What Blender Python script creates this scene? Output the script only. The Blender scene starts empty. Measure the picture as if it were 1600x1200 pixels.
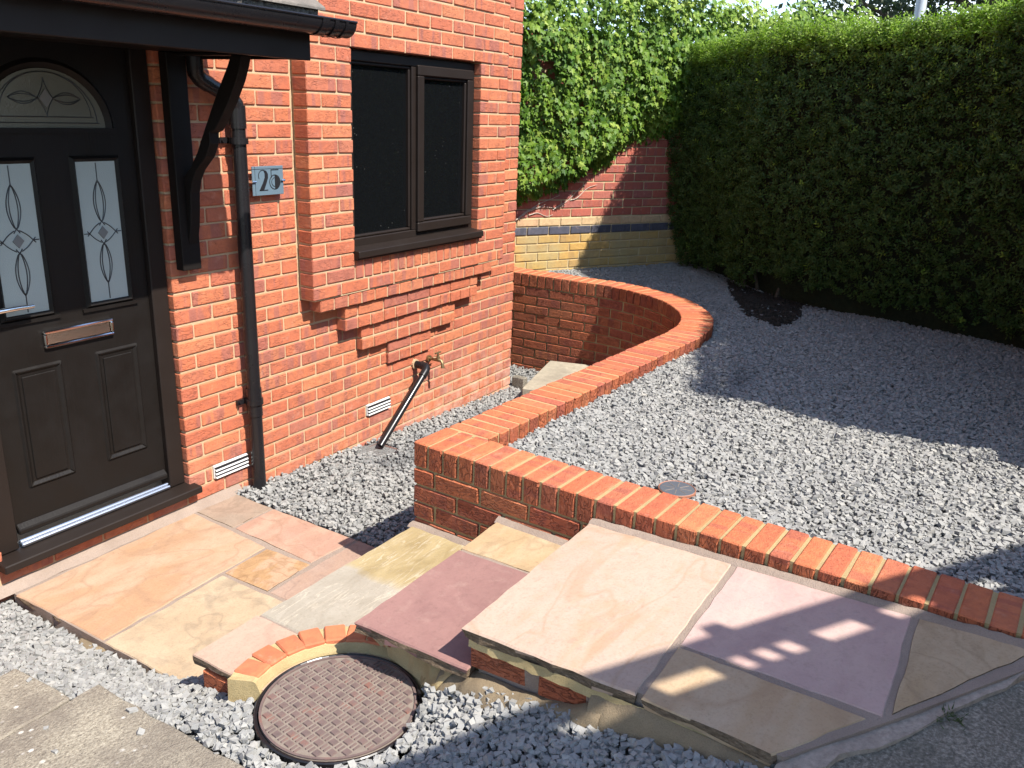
import bpy, bmesh, math, random
import numpy as np
from mathutils import Vector, Matrix, noise as mnoise

random.seed(11)
rng = np.random.default_rng(11)
sc = bpy.context.scene
COL = sc.collection
R = math.radians

# ------------------------------------------------------------------ camera
RIGHT = Vector((0.52406798, -0.85090875, 0.03615306))
DOWN = Vector((-0.2437297, -0.19051464, -0.9509469))
FWD = Vector((0.81605673, 0.48954925, -0.30723436))
CAM = Vector((-3.5097, -3.1403, 1.9187))
cd = bpy.data.cameras.new('camera')
cam = bpy.data.objects.new('camera', cd)
COL.objects.link(cam)
up, back = -DOWN, -FWD
cam.matrix_world = Matrix(((RIGHT.x, up.x, back.x, CAM.x), (RIGHT.y, up.y, back.y, CAM.y), (RIGHT.z, up.z, back.z, CAM.z), (0, 0, 0, 1)))
cd.sensor_width = 36.0
cd.lens = 29.645
cd.clip_start = 0.05
cd.clip_end = 1500
sc.camera = cam

# ------------------------------------------------------------------ sky, sun, exposure
TO_SUN = Vector((-0.085, -0.61, 0.79)).normalized()
world = bpy.data.worlds.new('World')
sc.world = world
world.use_nodes = True
wn = world.node_tree
wn.nodes.clear()
w_out = wn.nodes.new('ShaderNodeOutputWorld')
w_bg = wn.nodes.new('ShaderNodeBackground')
w_sky = wn.nodes.new('ShaderNodeTexSky')
w_sky.sky_type = 'NISHITA'
w_sky.sun_disc = False
w_sky.sun_elevation = math.asin(TO_SUN.z)
w_sky.sun_rotation = math.pi + math.atan2(0.085, 0.61)
w_sky.air_density = 1.0
w_sky.dust_density = 0.3
w_sky.ozone_density = 2.0
w_tc = wn.nodes.new('ShaderNodeTexCoord')
w_map = wn.nodes.new('ShaderNodeMapping')
w_map.inputs['Scale'].default_value = (1.0, 1.0, 2.6)
w_map.inputs['Location'].default_value = (0.35, 0.1, 0.25)
w_ns = wn.nodes.new('ShaderNodeTexNoise')
w_ns.inputs['Scale'].default_value = 2.6
w_ns.inputs['Detail'].default_value = 8
w_ns.inputs['Roughness'].default_value = 0.58
w_rmp = wn.nodes.new('ShaderNodeValToRGB')
w_rmp.color_ramp.elements[0].position = 0.55
w_rmp.color_ramp.elements[1].position = 0.72
w_mix = wn.nodes.new('ShaderNodeMixRGB')
w_mix.inputs['Color2'].default_value = (7.0, 7.2, 7.6, 1)
wn.links.new(w_tc.outputs['Generated'], w_map.inputs['Vector'])
wn.links.new(w_map.outputs['Vector'], w_ns.inputs['Vector'])
wn.links.new(w_ns.outputs['Fac'], w_rmp.inputs['Fac'])
wn.links.new(w_rmp.outputs['Color'], w_mix.inputs['Fac'])
wn.links.new(w_sky.outputs['Color'], w_mix.inputs['Color1'])
wn.links.new(w_mix.outputs['Color'], w_bg.inputs['Color'])
w_bg.inputs['Strength'].default_value = 0.15
wn.links.new(w_bg.outputs['Background'], w_out.inputs['Surface'])

sd = bpy.data.lights.new('sun', 'SUN')
sd.energy = 5.0
sd.angle = R(0.5)
sd.color = (1.0, 0.95, 0.87)
sun = bpy.data.objects.new('sun', sd)
COL.objects.link(sun)
sun.rotation_euler = TO_SUN.to_track_quat('Z', 'Y').to_euler()

sc.view_settings.view_transform = 'Standard'
sc.view_settings.look = 'None'
sc.view_settings.gamma = 1.0
sc.view_settings.use_curve_mapping = False
sc.view_settings.exposure = 1.12
sc.cycles.max_bounces = 6
sc.cycles.use_denoising = True

# ------------------------------------------------------------------ helpers
def project(P):
    """pixel (of a 1600 x 1200 frame) and depth of a world point"""
    q = Vector(P) - CAM
    z = q.dot(FWD)
    if z < 0.05:
        return None
    return (800 + 1317.6 * q.dot(RIGHT) / z, 600 + 1317.6 * q.dot(DOWN) / z, z)


def link(o, parent=None):
    COL.objects.link(o)
    if parent is not None:
        o.parent = parent
    return o


def tag(o, label=None, cat=None, group=None, kind=None):
    if label: o['label'] = label
    if cat: o['category'] = cat
    if group: o['group'] = group
    if kind: o['kind'] = kind
    return o


def empty(name, loc=(0, 0, 0), rz=0.0, parent=None):
    o = bpy.data.objects.new(name, None)
    o.empty_display_size = 0.1
    o.location = loc
    o.rotation_euler = (0, 0, rz)
    return link(o, parent)


class MB:
    """collects primitives and links them as one mesh object"""
    def __init__(s):
        s.v, s.f = [], []

    def add(s, vs, fs):
        n = len(s.v)
        s.v += [tuple(v) for v in vs]
        s.f += [tuple(i + n for i in f) for f in fs]

    def box(s, x0, x1, y0, y1, z0, z1):
        s.add([(x0, y0, z0), (x1, y0, z0), (x1, y1, z0), (x0, y1, z0), (x0, y0, z1), (x1, y0, z1), (x1, y1, z1), (x0, y1, z1)],
              [(3, 2, 1, 0), (4, 5, 6, 7), (0, 1, 5, 4), (1, 2, 6, 5), (2, 3, 7, 6), (3, 0, 4, 7)])

    def prism(s, pts, lo, hi):
        """pts: list of 3D points of a planar outline shifted by vectors lo and hi"""
        n = len(pts)
        lo, hi = Vector(lo), Vector(hi)
        s.add([Vector(p) + lo for p in pts] + [Vector(p) + hi for p in pts],
              [tuple(range(n))[::-1], tuple(range(n, 2 * n))] + [(i, (i + 1) % n, n + (i + 1) % n, n + i) for i in range(n)])

    def tube(s, pts, r, n=10, cap=True):
        pts = [Vector(p) for p in pts]
        rs = r if isinstance(r, (list, tuple)) else [r] * len(pts)
        rings, prev = [], None
        for i, p in enumerate(pts):
            t = (pts[min(i + 1, len(pts) - 1)] - pts[max(i - 1, 0)]).normalized()
            if prev is None:
                a = Vector((0, 0, 1)) if abs(t.z) < 0.9 else Vector((1, 0, 0))
                u = t.cross(a).normalized()
            else:
                u = (prev - t * prev.dot(t)).normalized()
            prev = u
            w = t.cross(u)
            rings.append([p + (u * math.cos(2 * math.pi * k / n) + w * math.sin(2 * math.pi * k / n)) * rs[i] for k in range(n)])
        vs = [v for ring in rings for v in ring]
        fs = []
        for i in range(len(rings) - 1):
            for k in range(n):
                fs.append((i * n + k, i * n + (k + 1) % n, (i + 1) * n + (k + 1) % n, (i + 1) * n + k))
        if cap:
            fs.append(tuple(range(n))[::-1])
            fs.append(tuple((len(rings) - 1) * n + k for k in range(n)))
        s.add(vs, fs)

    def mesh(s, name, mat=None, bevel=0.0, smooth=False, seg=1):
        me = bpy.data.meshes.new(name)
        me.from_pydata(s.v, [], s.f)
        bm = bmesh.new()
        bm.from_mesh(me)
        bmesh.ops.recalc_face_normals(bm, faces=bm.faces)
        if bevel > 0:
            es = [e for e in bm.edges if len(e.link_faces) == 2 and e.calc_face_angle(0) > 0.5]
            bmesh.ops.bevel(bm, geom=es, offset=bevel, segments=seg, affect='EDGES', profile=0.5, clamp_overlap=True)
        bm.to_mesh(me)
        bm.free()
        if smooth:
            me.shade_smooth()
            try:
                me.set_sharp_from_angle(angle=R(40))
            except Exception:
                pass
        if mat: me.materials.append(mat)
        return me

    def build(s, name, mat=None, parent=None, bevel=0.0, smooth=False, seg=1):
        return link(bpy.data.objects.new(name, s.mesh(name, mat, bevel, smooth, seg)), parent)


def cloud_mesh(name, V, F, tint, mat):
    """V (n, t, 3) world vertices of n copies of a template with triangles F (m, 3); tint (n,) per copy"""
    n, t, _ = V.shape
    m = len(F)
    me = bpy.data.meshes.new(name)
    me.vertices.add(n * t)
    me.vertices.foreach_set('co', V.reshape(-1).astype(np.float32))
    idx = (F[None, :, :] + (np.arange(n) * t)[:, None, None]).reshape(-1)
    me.loops.add(n * m * 3)
    me.loops.foreach_set('vertex_index', idx.astype(np.int32))
    me.polygons.add(n * m)
    me.polygons.foreach_set('loop_start', (np.arange(n * m) * 3).astype(np.int32))
    me.polygons.foreach_set('loop_total', np.full(n * m, 3, np.int32))
    at = me.attributes.new('tint', 'FLOAT', 'POINT')
    at.data.foreach_set('value', np.repeat(tint, t).astype(np.float32))
    me.update(calc_edges=True)
    me.polygons.foreach_set('use_smooth', np.zeros(n * m, dtype=bool))
    me.materials.append(mat)
    return me


def rot_from(zs, ys):
    """(n,3,3) matrices whose columns are x, y, z axes; z along zs, y near ys"""
    z = zs / np.linalg.norm(zs, axis=1, keepdims=True)
    x = np.cross(ys, z)
    x /= np.linalg.norm(x, axis=1, keepdims=True) + 1e-9
    y = np.cross(z, x)
    return np.stack([x, y, z], axis=2)


# ------------------------------------------------------------------ materials
class Mat:
    def __init__(s, name, color=(0.5, 0.5, 0.5), rough=0.7, spec=0.4, metal=0.0):
        s.m = bpy.data.materials.new(name)
        s.m.use_nodes = True
        s.t = s.m.node_tree
        s.b = s.t.nodes['Principled BSDF']
        s.set('Base Color', (*color, 1))
        s.set('Roughness', rough)
        s.set('Specular IOR Level', spec)
        s.set('Metallic', metal)

    def set(s, k, v):
        if hasattr(v, 'is_linked') or isinstance(v, bpy.types.NodeSocket):
            s.t.links.new(v, s.b.inputs[k])
        else:
            s.b.inputs[k].default_value = v

    def n(s, typ, out=0, **kw):
        nd = s.t.nodes.new(typ)
        for k, v in kw.items():
            key = k.replace('_', ' ')
            if k.startswith('p_'):
                setattr(nd, k[2:], v)
                continue
            sock = nd.inputs[int(k[1:])] if (k[0] == 'i' and k[1:].isdigit()) else nd.inputs[key]
            if isinstance(v, bpy.types.NodeSocket):
                s.t.links.new(v, sock)
            else:
                sock.default_value = v
        return nd.outputs[out]

    def coord(s, scale=(1, 1, 1), rot=(0, 0, 0), vec=None, kind='Object'):
        if vec is None:
            vec = s.n('ShaderNodeTexCoord', kind)
        return s.n('ShaderNodeMapping', Vector=vec, Scale=scale, Rotation=rot)

    def noise(s, vec, scale=5.0, detail=4.0, rough=0.55, dist=0.0):
        return s.n('ShaderNodeTexNoise', 'Fac', Vector=vec, Scale=scale, Detail=detail, Roughness=rough, Distortion=dist)

    def ramp(s, fac, stops, interp='LINEAR'):
        nd = s.t.nodes.new('ShaderNodeValToRGB')
        s.t.links.new(fac, nd.inputs[0])
        cr = nd.color_ramp
        cr.interpolation = interp
        while len(cr.elements) < len(stops):
            cr.elements.new(0.5)
        for e, (p, c) in zip(cr.elements, stops):
            e.position = p
            e.color = (*c, 1) if hasattr(c, '__len__') else (c, c, c, 1)
        return nd.outputs[0]

    def mix(s, fac, a, b, blend='MIX'):
        nd = s.t.nodes.new('ShaderNodeMixRGB')
        nd.blend_type = blend
        for sock, v in zip(nd.inputs, (fac, a, b)):
            if isinstance(v, bpy.types.NodeSocket):
                s.t.links.new(v, sock)
            elif hasattr(v, '__len__'):
                sock.default_value = (*v, 1)
            else:
                sock.default_value = v
        return nd.outputs[0]

    def math(s, op, a, b=0.0, c=0.0):
        nd = s.t.nodes.new('ShaderNodeMath')
        nd.operation = op
        for sock, v in zip(nd.inputs, (a, b, c)):
            if isinstance(v, bpy.types.NodeSocket):
                s.t.links.new(v, sock)
            else:
                sock.default_value = v
        return nd.outputs[0]

    def attr(s, name):
        return s.n('ShaderNodeAttribute', 'Fac', p_attribute_name=name)

    def bump(s, h, strength=0.5, dist=0.01, normal=None):
        kw = dict(Height=h, Strength=strength, Distance=dist)
        if normal is not None: kw['Normal'] = normal
        o = s.n('ShaderNodeBump', **kw)
        s.set('Normal', o)
        return o

    def rnd(s):
        """a random number per object, shifted by the per-piece attribute of joined pieces"""
        r = s.n('ShaderNodeObjectInfo', 'Random')
        return s.math('FRACT', s.math('ADD', r, s.attr('rnd')))

    def shifted(s, r, scale=(1, 1, 1), rot=(0, 0, 0)):
        v = s.n('ShaderNodeTexCoord', 'Object')
        off = s.n('ShaderNodeCombineXYZ', X=s.math('MULTIPLY', r, 37.0), Y=s.math('MULTIPLY', r, 71.0), Z=s.math('MULTIPLY', r, 53.0))
        v = s.n('ShaderNodeVectorMath', i0=v, i1=off)
        return s.coord(scale, rot, v)


def brick_mat(name, stops, dark, dark_amt=0.5, crease=0.9, stain=None, bloom=0.0, salts=False, face_shade=1.0, depth=0.0045, cover=0.5, wide=0.028):
    M = Mat(name, rough=0.88, spec=0.25)
    r = M.rnd()
    v = M.shifted(r)
    base = M.ramp(r, stops)
    # kiss marks: upright bands of darker fired clay, plus mottling
    band = M.noise(M.shifted(r, (17, 17, 2.0)), 1.0, 2, 0.4)
    bandm = M.ramp(band, [(0.52, 0.0), (0.58, 1.0)])
    gate = M.ramp(M.math('FRACT', M.math('MULTIPLY', r, 7.31)), [(0.42, 0.0), (0.5, 1.0)])
    base = M.mix(M.math('MULTIPLY', M.math('MULTIPLY', bandm, gate), dark_amt), base, dark)
    mott = M.noise(v, 32, 4, 0.6)
    base = M.mix(M.math('MULTIPLY', M.ramp(mott, [(0.35, 1.0), (0.6, 0.0)]), 0.30), base, tuple(c * 0.62 for c in dark))
    # short wavy folds left by the sanded mould
    wob = M.noise(v, 9, 2, 0.5)
    vv = M.shifted(r, (22, 22, 58), (0, 0.45, 0))
    ridge = M.math('ABSOLUTE', M.math('SUBTRACT', M.noise(vv, 1.0, 1.5, 0.4, 0.9), 0.5))
    fold = M.ramp(ridge, [(0.0, 0.0), (wide, 1.0)])
    where = M.ramp(wob, [(cover - 0.06, 0.0), (cover + 0.06, 1.0)])
    fold = M.mix(where, (1, 1, 1), fold)
    # the struck bed faces carry no folds
    nz = M.math('ABSOLUTE', M.n('ShaderNodeSeparateXYZ', 'Z', Vector=M.n('ShaderNodeNewGeometry', 'True Normal')))
    fold = M.mix(M.ramp(nz, [(0.5, 0.0), (0.7, 1.0)]), fold, (1, 1, 1))
    grain = M.noise(v, 260, 3, 0.6)
    pits = M.noise(v, 70, 4, 0.65)
    base = M.mix(M.math('MULTIPLY', M.math('SUBTRACT', 1.0, fold), 0.22), base, tuple(c * 0.5 for c in dark))
    light = M.ramp(M.noise(v, 20, 3, 0.7), [(0.60, 0.0), (0.72, 1.0)])
    base = M.mix(M.math('MULTIPLY', light, 0.13 + bloom), base, (0.60, 0.38, 0.28))
    base = M.mix(M.math('MULTIPLY', M.math('SUBTRACT', grain, 0.5), 0.4), base, (0.52, 0.24, 0.14))
    if face_shade < 1:  # upright faces darkened in colour to stand for the shade on them
        base = M.mix(M.ramp(nz, [(0.5, 1.0), (0.7, 0.0)]), base, M.mix(1.0, base, (face_shade, face_shade * 0.96, face_shade * 0.95), 'MULTIPLY'))
    if salts:
        pz = M.n('ShaderNodeNewGeometry', 'Position')
        hz = M.n('ShaderNodeMapRange', Value=M.n('ShaderNodeSeparateXYZ', 'Z', Vector=pz), From_Min=0.42, From_Max=-0.15)
        hx = M.n('ShaderNodeMapRange', Value=M.n('ShaderNodeSeparateXYZ', 'X', Vector=pz), From_Min=0.2, From_Max=1.2, To_Min=0.35, To_Max=1.0)
        sp = M.ramp(M.noise(pz, 9, 6, 0.72), [(0.40, 0.0), (0.66, 1.0)])
        base = M.mix(M.math('MULTIPLY', M.math('MULTIPLY', sp, hz), M.math('MULTIPLY', hx, 0.75)), base, (0.58, 0.40, 0.31))
        patch = M.ramp(M.noise(pz, 1.1, 3, 0.5), [(0.35, 0.0), (0.7, 1.0)])
        base = M.mix(M.math('MULTIPLY', patch, 0.12), base, (0.30, 0.13, 0.085))
    if stain:
        col, (s0, s1) = stain
        wv = M.n('ShaderNodeNewGeometry', 'Position')
        st = M.ramp(M.noise(wv, 2.3, 4, 0.6), [(s0, 0.0), (s1, 1.0)])
        base = M.mix(M.math('MULTIPLY', st, 0.75), base, col)
    M.set('Base Color', base)
    h = M.math('ADD', M.math('MULTIPLY', fold, 0.55), M.math('ADD', M.math('MULTIPLY', pits, 0.75), M.math('MULTIPLY', grain, 0.22)))
    M.bump(h, crease, depth)
    return M.m


RED = [(0.0, (0.40, 0.110, 0.055)), (0.2, (0.43, 0.124, 0.059)), (0.42, (0.46, 0.148, 0.067)), (0.6, (0.39, 0.110, 0.058)),
       (0.74, (0.48, 0.170, 0.077)), (0.86, (0.32, 0.102, 0.070)), (1.0, (0.43, 0.128, 0.060))]
brick_house = brick_mat('house_brick', RED, (0.26, 0.095, 0.078), 0.65, 0.9, None, 0.03, True, depth=0.0048, cover=0.47)
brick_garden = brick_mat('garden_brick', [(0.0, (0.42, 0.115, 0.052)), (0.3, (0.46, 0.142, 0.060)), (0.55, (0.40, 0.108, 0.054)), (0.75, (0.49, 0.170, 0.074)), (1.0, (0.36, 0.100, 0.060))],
                         (0.27, 0.075, 0.055), 0.5, 1.0, face_shade=0.76, depth=0.011, cover=0.36, wide=0.06)
cut_brick = brick_mat('cut_edging_brick', [(0.0, (0.42, 0.125, 0.058)), (0.5, (0.47, 0.150, 0.066)), (1.0, (0.44, 0.135, 0.064))], (0.33, 0.10, 0.06), 0.2, 0.4)
brick_ochre = brick_mat('stained_ochre_brick', [(0.0, (0.34, 0.20, 0.07)), (0.4, (0.42, 0.27, 0.08)), (0.7, (0.36, 0.25, 0.11)), (1.0, (0.44, 0.26, 0.07))], (0.25, 0.16, 0.08), 0.4, 0.5,
                        ((0.33, 0.27, 0.14), (0.45, 0.65)))
brick_buff = brick_mat('pale_buff_brick', [(0.0, (0.47, 0.33, 0.18)), (0.5, (0.50, 0.36, 0.21)), (1.0, (0.45, 0.27, 0.15))], (0.36, 0.23, 0.14), 0.4, 0.5)
brick_blue = brick_mat('blue_engineering_brick', [(0.0, (0.055, 0.06, 0.085)), (0.5, (0.08, 0.085, 0.11)), (1.0, (0.05, 0.055, 0.075))], (0.035, 0.04, 0.055), 0.4, 0.4)
brick_far = brick_mat('old_red_brick', [(0.0, (0.30, 0.085, 0.06)), (0.4, (0.36, 0.095, 0.062)), (0.7, (0.29, 0.10, 0.085)), (1.0, (0.40, 0.12, 0.075))], (0.25, 0.10, 0.09), 0.5, 0.6, None, 0.15)


def mortar_mat(name, col, col2, bump=0.6):
    M = Mat(name, rough=0.95, spec=0.15)
    v = M.coord()
    c = M.mix(M.ramp(M.noise(v, 6, 4), [(0.35, 0.0), (0.65, 1.0)]), col, col2)
    g = M.noise(v, 320, 3, 0.7)
    c = M.mix(M.ramp(g, [(0.3, 0.45), (0.55, 0.0)]), c, tuple(x * 0.45 for x in col))
    M.set('Base Color', c)
    M.bump(M.math('ADD', g, M.math('MULTIPLY', M.noise(v, 45, 3), 0.8)), bump, 0.004)
    return M.m


mortar_house = mortar_mat('buff_mortar', (0.50, 0.35, 0.21), (0.43, 0.30, 0.18))
mortar_garden = mortar_mat('olive_mortar', (0.37, 0.275, 0.135), (0.31, 0.235, 0.12))
mortar_bed = mortar_mat('fresh_yellow_mortar', (0.45, 0.345, 0.175), (0.30, 0.225, 0.11))
mortar_mud = mortar_mat('damp_brown_mortar', (0.25, 0.19, 0.12), (0.18, 0.14, 0.09), 0.9)
mortar_old = mortar_mat('old_wall_mortar', (0.46, 0.37, 0.22), (0.40, 0.31, 0.18))
jointing = mortar_mat('pink_grey_jointing', (0.315, 0.245, 0.198), (0.26, 0.20, 0.16), 1.0)


def slab_mat(name, a, b, c, vein_rot=0.4, stretch=4.0, scale=1.6, seam=0.5, rough=0.8, edges=(0.42, 0.6)):
    dust = lambda q: tuple(0.80 * x + 0.20 * (q[0] * 0.3 + q[1] * 0.6 + q[2] * 0.1) * k for x, k in zip(q, (1.12, 1.0, 0.84)))
    a, b, c = (tuple(x * 0.93 for x in dust(q)) for q in (a, b, c))
    M = Mat(name, rough=rough, spec=0.25)
    v = M.coord((1, stretch, 1), (0, 0, vein_rot))
    f = M.noise(v, scale, 5, 0.58, 0.45)
    col = M.mix(M.ramp(f, [(edges[0], 0.0), (edges[1], 1.0)]), a, b)
    f2 = M.noise(M.coord((1, stretch * 0.7, 1), (0, 0, vein_rot + 0.25)), scale * 2.1, 6, 0.62, 0.6)
    col = M.mix(M.math('MULTIPLY', M.ramp(f2, [(0.52, 0.0), (0.66, 1.0)]), seam), col, c)
    vein = M.math('ABSOLUTE', M.math('SUBTRACT', M.noise(M.coord((1, stretch * 0.5, 1), (0, 0, vein_rot)), scale * 1.3, 3, 0.45, 0.5), 0.5))
    col = M.mix(M.math('MULTIPLY', M.ramp(vein, [(0.0, 1.0), (0.022, 0.0)]), 0.45), col, tuple(x * 0.85 for x in c))
    cloud = M.noise(M.coord(), 11, 6, 0.68, 0.5)
    col = M.mix(M.math('MULTIPLY', M.ramp(cloud, [(0.50, 0.0), (0.68, 1.0)]), 0.42), col, c)
    col = M.mix(M.math('MULTIPLY', M.ramp(cloud, [(0.30, 1.0), (0.46, 0.0)]), 0.10), col, (0.55, 0.44, 0.34))
    grime = M.noise(M.coord(), 34, 6, 0.75, 0.3)
    col = M.mix(M.math('MULTIPLY', M.ramp(grime, [(0.54, 0.0), (0.70, 1.0)]), 0.38), col, tuple(x * 0.6 for x in b))
    fine = M.noise(M.coord(), 120, 4, 0.7)
    col = M.mix(M.math('MULTIPLY', M.ramp(fine, [(0.3, 1.0), (0.5, 0.0)]), 0.35), col, tuple(x * 0.62 for x in c))
    M.set('Base Color', col)
    rel = M.noise(M.coord((1, 2, 1), (0, 0, vein_rot)), 7, 5, 0.6, 0.8)
    step = M.ramp(M.noise(M.coord((1, 1.6, 1), (0, 0, vein_rot)), 3.2, 3, 0.5, 0.6), [(0.47, 0.0), (0.485, 1.0)])
    M.bump(M.math('ADD', M.math('MULTIPLY', rel, 0.8), M.math('ADD', M.math('MULTIPLY', fine, 0.12), M.math('MULTIPLY', step, 0.09))), 0.42, 0.007)
    return M.m


def plastic_mat(name, col, rough=0.3, grain=0.0, spec=0.5):
    M = Mat(name, col, rough, spec)
    v = M.coord()
    dirt = M.noise(v, 6, 4, 0.6)
    M.set('Roughness', M.ramp(dirt, [(0.3, rough * 0.8), (0.7, min(1, rough * 1.5))]))
    if grain:
        w = M.noise(M.coord((1.0, 1.0, 0.035)), 130, 3, 0.6, 0.4)
        M.bump(w, grain, 0.0012)
    return M.m


black_upvc = plastic_mat('black_brown_plastic', (0.016, 0.0115, 0.0095), 0.40, 0.0, 0.16)
black_door = plastic_mat('black_woodgrain_door', (0.0085, 0.0068, 0.0058), 0.40, 0.7, 0.2)
black_paint = plastic_mat('black_painted_timber', (0.009, 0.007, 0.006), 0.5, 0.25, 0.15)
black_pipe = plastic_mat('black_pipe_plastic', (0.011, 0.010, 0.011), 0.24, 0.0, 0.35)
white_plastic = plastic_mat('white_plastic', (0.52, 0.51, 0.49), 0.45)
grey_cover = plastic_mat('grey_plastic_cover', (0.07, 0.075, 0.085), 0.5)
terracotta = plastic_mat('terracotta_plastic', (0.27, 0.11, 0.065), 0.6)
chrome = Mat('polished_chrome', (0.80, 0.78, 0.76), 0.12, 0.5, 1.0).m
alu = Mat('brushed_aluminium', (0.62, 0.64, 0.68), 0.32, 0.5, 1.0).m
brass = Mat('weathered_brass', (0.26, 0.19, 0.10), 0.5, 0.5, 0.9).m
copper_tint = Mat('chrome_flap_warm_reflection', (0.72, 0.52, 0.40), 0.2, 0.5, 1.0).m  # chrome flap with its copper-toned reflection put into the colour
digit_black = Mat('black_print', (0.012, 0.012, 0.014), 0.4).m
lead_mat = Mat('lead_strip', (0.05, 0.052, 0.055), 0.45, 0.5, 0.6).m
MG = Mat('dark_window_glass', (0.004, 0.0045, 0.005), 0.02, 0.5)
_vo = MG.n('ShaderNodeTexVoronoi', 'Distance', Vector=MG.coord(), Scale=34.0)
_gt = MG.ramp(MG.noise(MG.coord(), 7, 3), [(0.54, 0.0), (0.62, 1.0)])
_sp = MG.math('MULTIPLY', MG.ramp(_vo, [(0.06, 1.0), (0.10, 0.0)]), _gt)  # pale specks painted in for bits of sky reflected through the hedge
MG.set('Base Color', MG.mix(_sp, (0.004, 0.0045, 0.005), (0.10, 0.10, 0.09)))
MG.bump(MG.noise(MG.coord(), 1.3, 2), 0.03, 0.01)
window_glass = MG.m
MF = Mat('frosted_glass', (0.31, 0.355, 0.335), 0.22, 0.5)
MF.bump(MF.noise(MF.coord(), 210, 2, 0.5), 0.35, 0.003)
frosted = MF.m
MB2 = Mat('smoked_fanlight_glass', (0.105, 0.105, 0.085), 0.16, 0.5)
MB2.bump(MB2.noise(MB2.coord(), 160, 2, 0.5), 0.25, 0.003)
fan_glass = MB2.m
bevel_glass = Mat('bevelled_grey_glass', (0.16, 0.16, 0.155), 0.08, 0.6).m
plate_mat = Mat('blue_grey_acrylic', (0.10, 0.142, 0.175), 0.2, 0.5).m

MC = Mat('cast_iron_cover', rough=0.62, spec=0.45)
_v = MC.coord()
MC.set('Base Color', MC.ramp(MC.noise(_v, 14, 5, 0.65), [(0.3, (0.085, 0.062, 0.058)), (0.55, (0.125, 0.085, 0.075)), (0.72, (0.17, 0.075, 0.055))]))
MC.bump(MC.noise(_v, 240, 3), 0.35, 0.002)
cast_iron = MC.m
MC2 = Mat('dusty_cast_iron', rough=0.85, spec=0.2)
_v = MC2.coord()
MC2.set('Base Color', MC2.ramp(MC2.noise(_v, 22, 4, 0.65), [(0.35, (0.145, 0.115, 0.095)), (0.7, (0.20, 0.165, 0.135))]))
MC2.bump(MC2.noise(_v, 240, 3), 0.35, 0.002)
dusty_iron = MC2.m


def ground_mat(name, stops, scale=90, bump=0.8, dist=0.006, big=None, speck=None):
    M = Mat(name, rough=0.95, spec=0.2)
    v = M.coord()
    n1 = M.noise(v, scale, 5, 0.72)
    c = M.ramp(n1, stops)
    blot = M.noise(v, 3.2, 5, 0.62)
    if big:
        c = M.mix(M.math('MULTIPLY', M.ramp(blot, [(0.42, 0.0), (0.66, 1.0)]), 0.8), c, big)
    if speck:
        vo = M.n('ShaderNodeTexVoronoi', 'Distance', Vector=v, Scale=speck[1])
        g = M.ramp(vo, [(0.12, 1.0), (0.2, 0.0)])
        g = M.math('MULTIPLY', g, M.ramp(M.noise(v, 9, 2), [(0.5, 0.0), (0.6, 1.0)]))
        c = M.mix(g, c, speck[0])
    M.set('Base Color', c)
    M.bump(M.math('ADD', n1, M.math('MULTIPLY', M.noise(v, scale * 0.3, 3), 0.9)), bump, dist)
    return M.m


soil = ground_mat('dark_soil', [(0.3, (0.022, 0.018, 0.014)), (0.7, (0.062, 0.052, 0.042))], 70, 1.0, 0.02)
grit = ground_mat('grey_grit', [(0.3, (0.12, 0.12, 0.118)), (0.7, (0.28, 0.275, 0.26))], 80, 1.0, 0.02)
concrete = ground_mat('weathered_concrete', [(0.32, (0.15, 0.128, 0.098)), (0.5, (0.32, 0.28, 0.215)), (0.68, (0.47, 0.42, 0.33))], 120, 1.0, 0.008, (0.17, 0.142, 0.115), ((0.62, 0.58, 0.52), 22))
kerb_mat = ground_mat('kerb_concrete', [(0.3, (0.22, 0.18, 0.145)), (0.7, (0.40, 0.335, 0.275))], 60, 1.0, 0.006, (0.21, 0.17, 0.14))
asphalt = ground_mat('worn_asphalt', [(0.34, (0.105, 0.092, 0.073)), (0.5, (0.215, 0.19, 0.152)), (0.66, (0.42, 0.37, 0.30))], 110, 1.0, 0.01, (0.11, 0.105, 0.082), ((0.32, 0.29, 0.25), 70))
pad_mat = ground_mat('pale_concrete_pad', [(0.3, (0.25, 0.22, 0.165)), (0.7, (0.38, 0.335, 0.255))], 40, 0.6, 0.005, (0.20, 0.175, 0.135))
tile_mat = ground_mat('lichened_roof_tile', [(0.3, (0.13, 0.115, 0.10)), (0.7, (0.24, 0.21, 0.18))], 45, 0.9, 0.006, (0.10, 0.09, 0.08))
dark_mortar = ground_mat('ragged_dark_mortar', [(0.3, (0.05, 0.045, 0.04)), (0.7, (0.24, 0.215, 0.18))], 60, 1.0, 0.02)
far_land = ground_mat('far_land', [(0.3, (0.05, 0.05, 0.045)), (0.7, (0.11, 0.11, 0.10))], 3, 0.3, 0.01)
bark = ground_mat('bark', [(0.3, (0.05, 0.04, 0.03)), (0.7, (0.13, 0.105, 0.08))], 40, 1.0, 0.01)
vine_bark = ground_mat('dry_vine', [(0.3, (0.30, 0.24, 0.19)), (0.7, (0.48, 0.41, 0.35))], 60, 0.5, 0.004)

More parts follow.
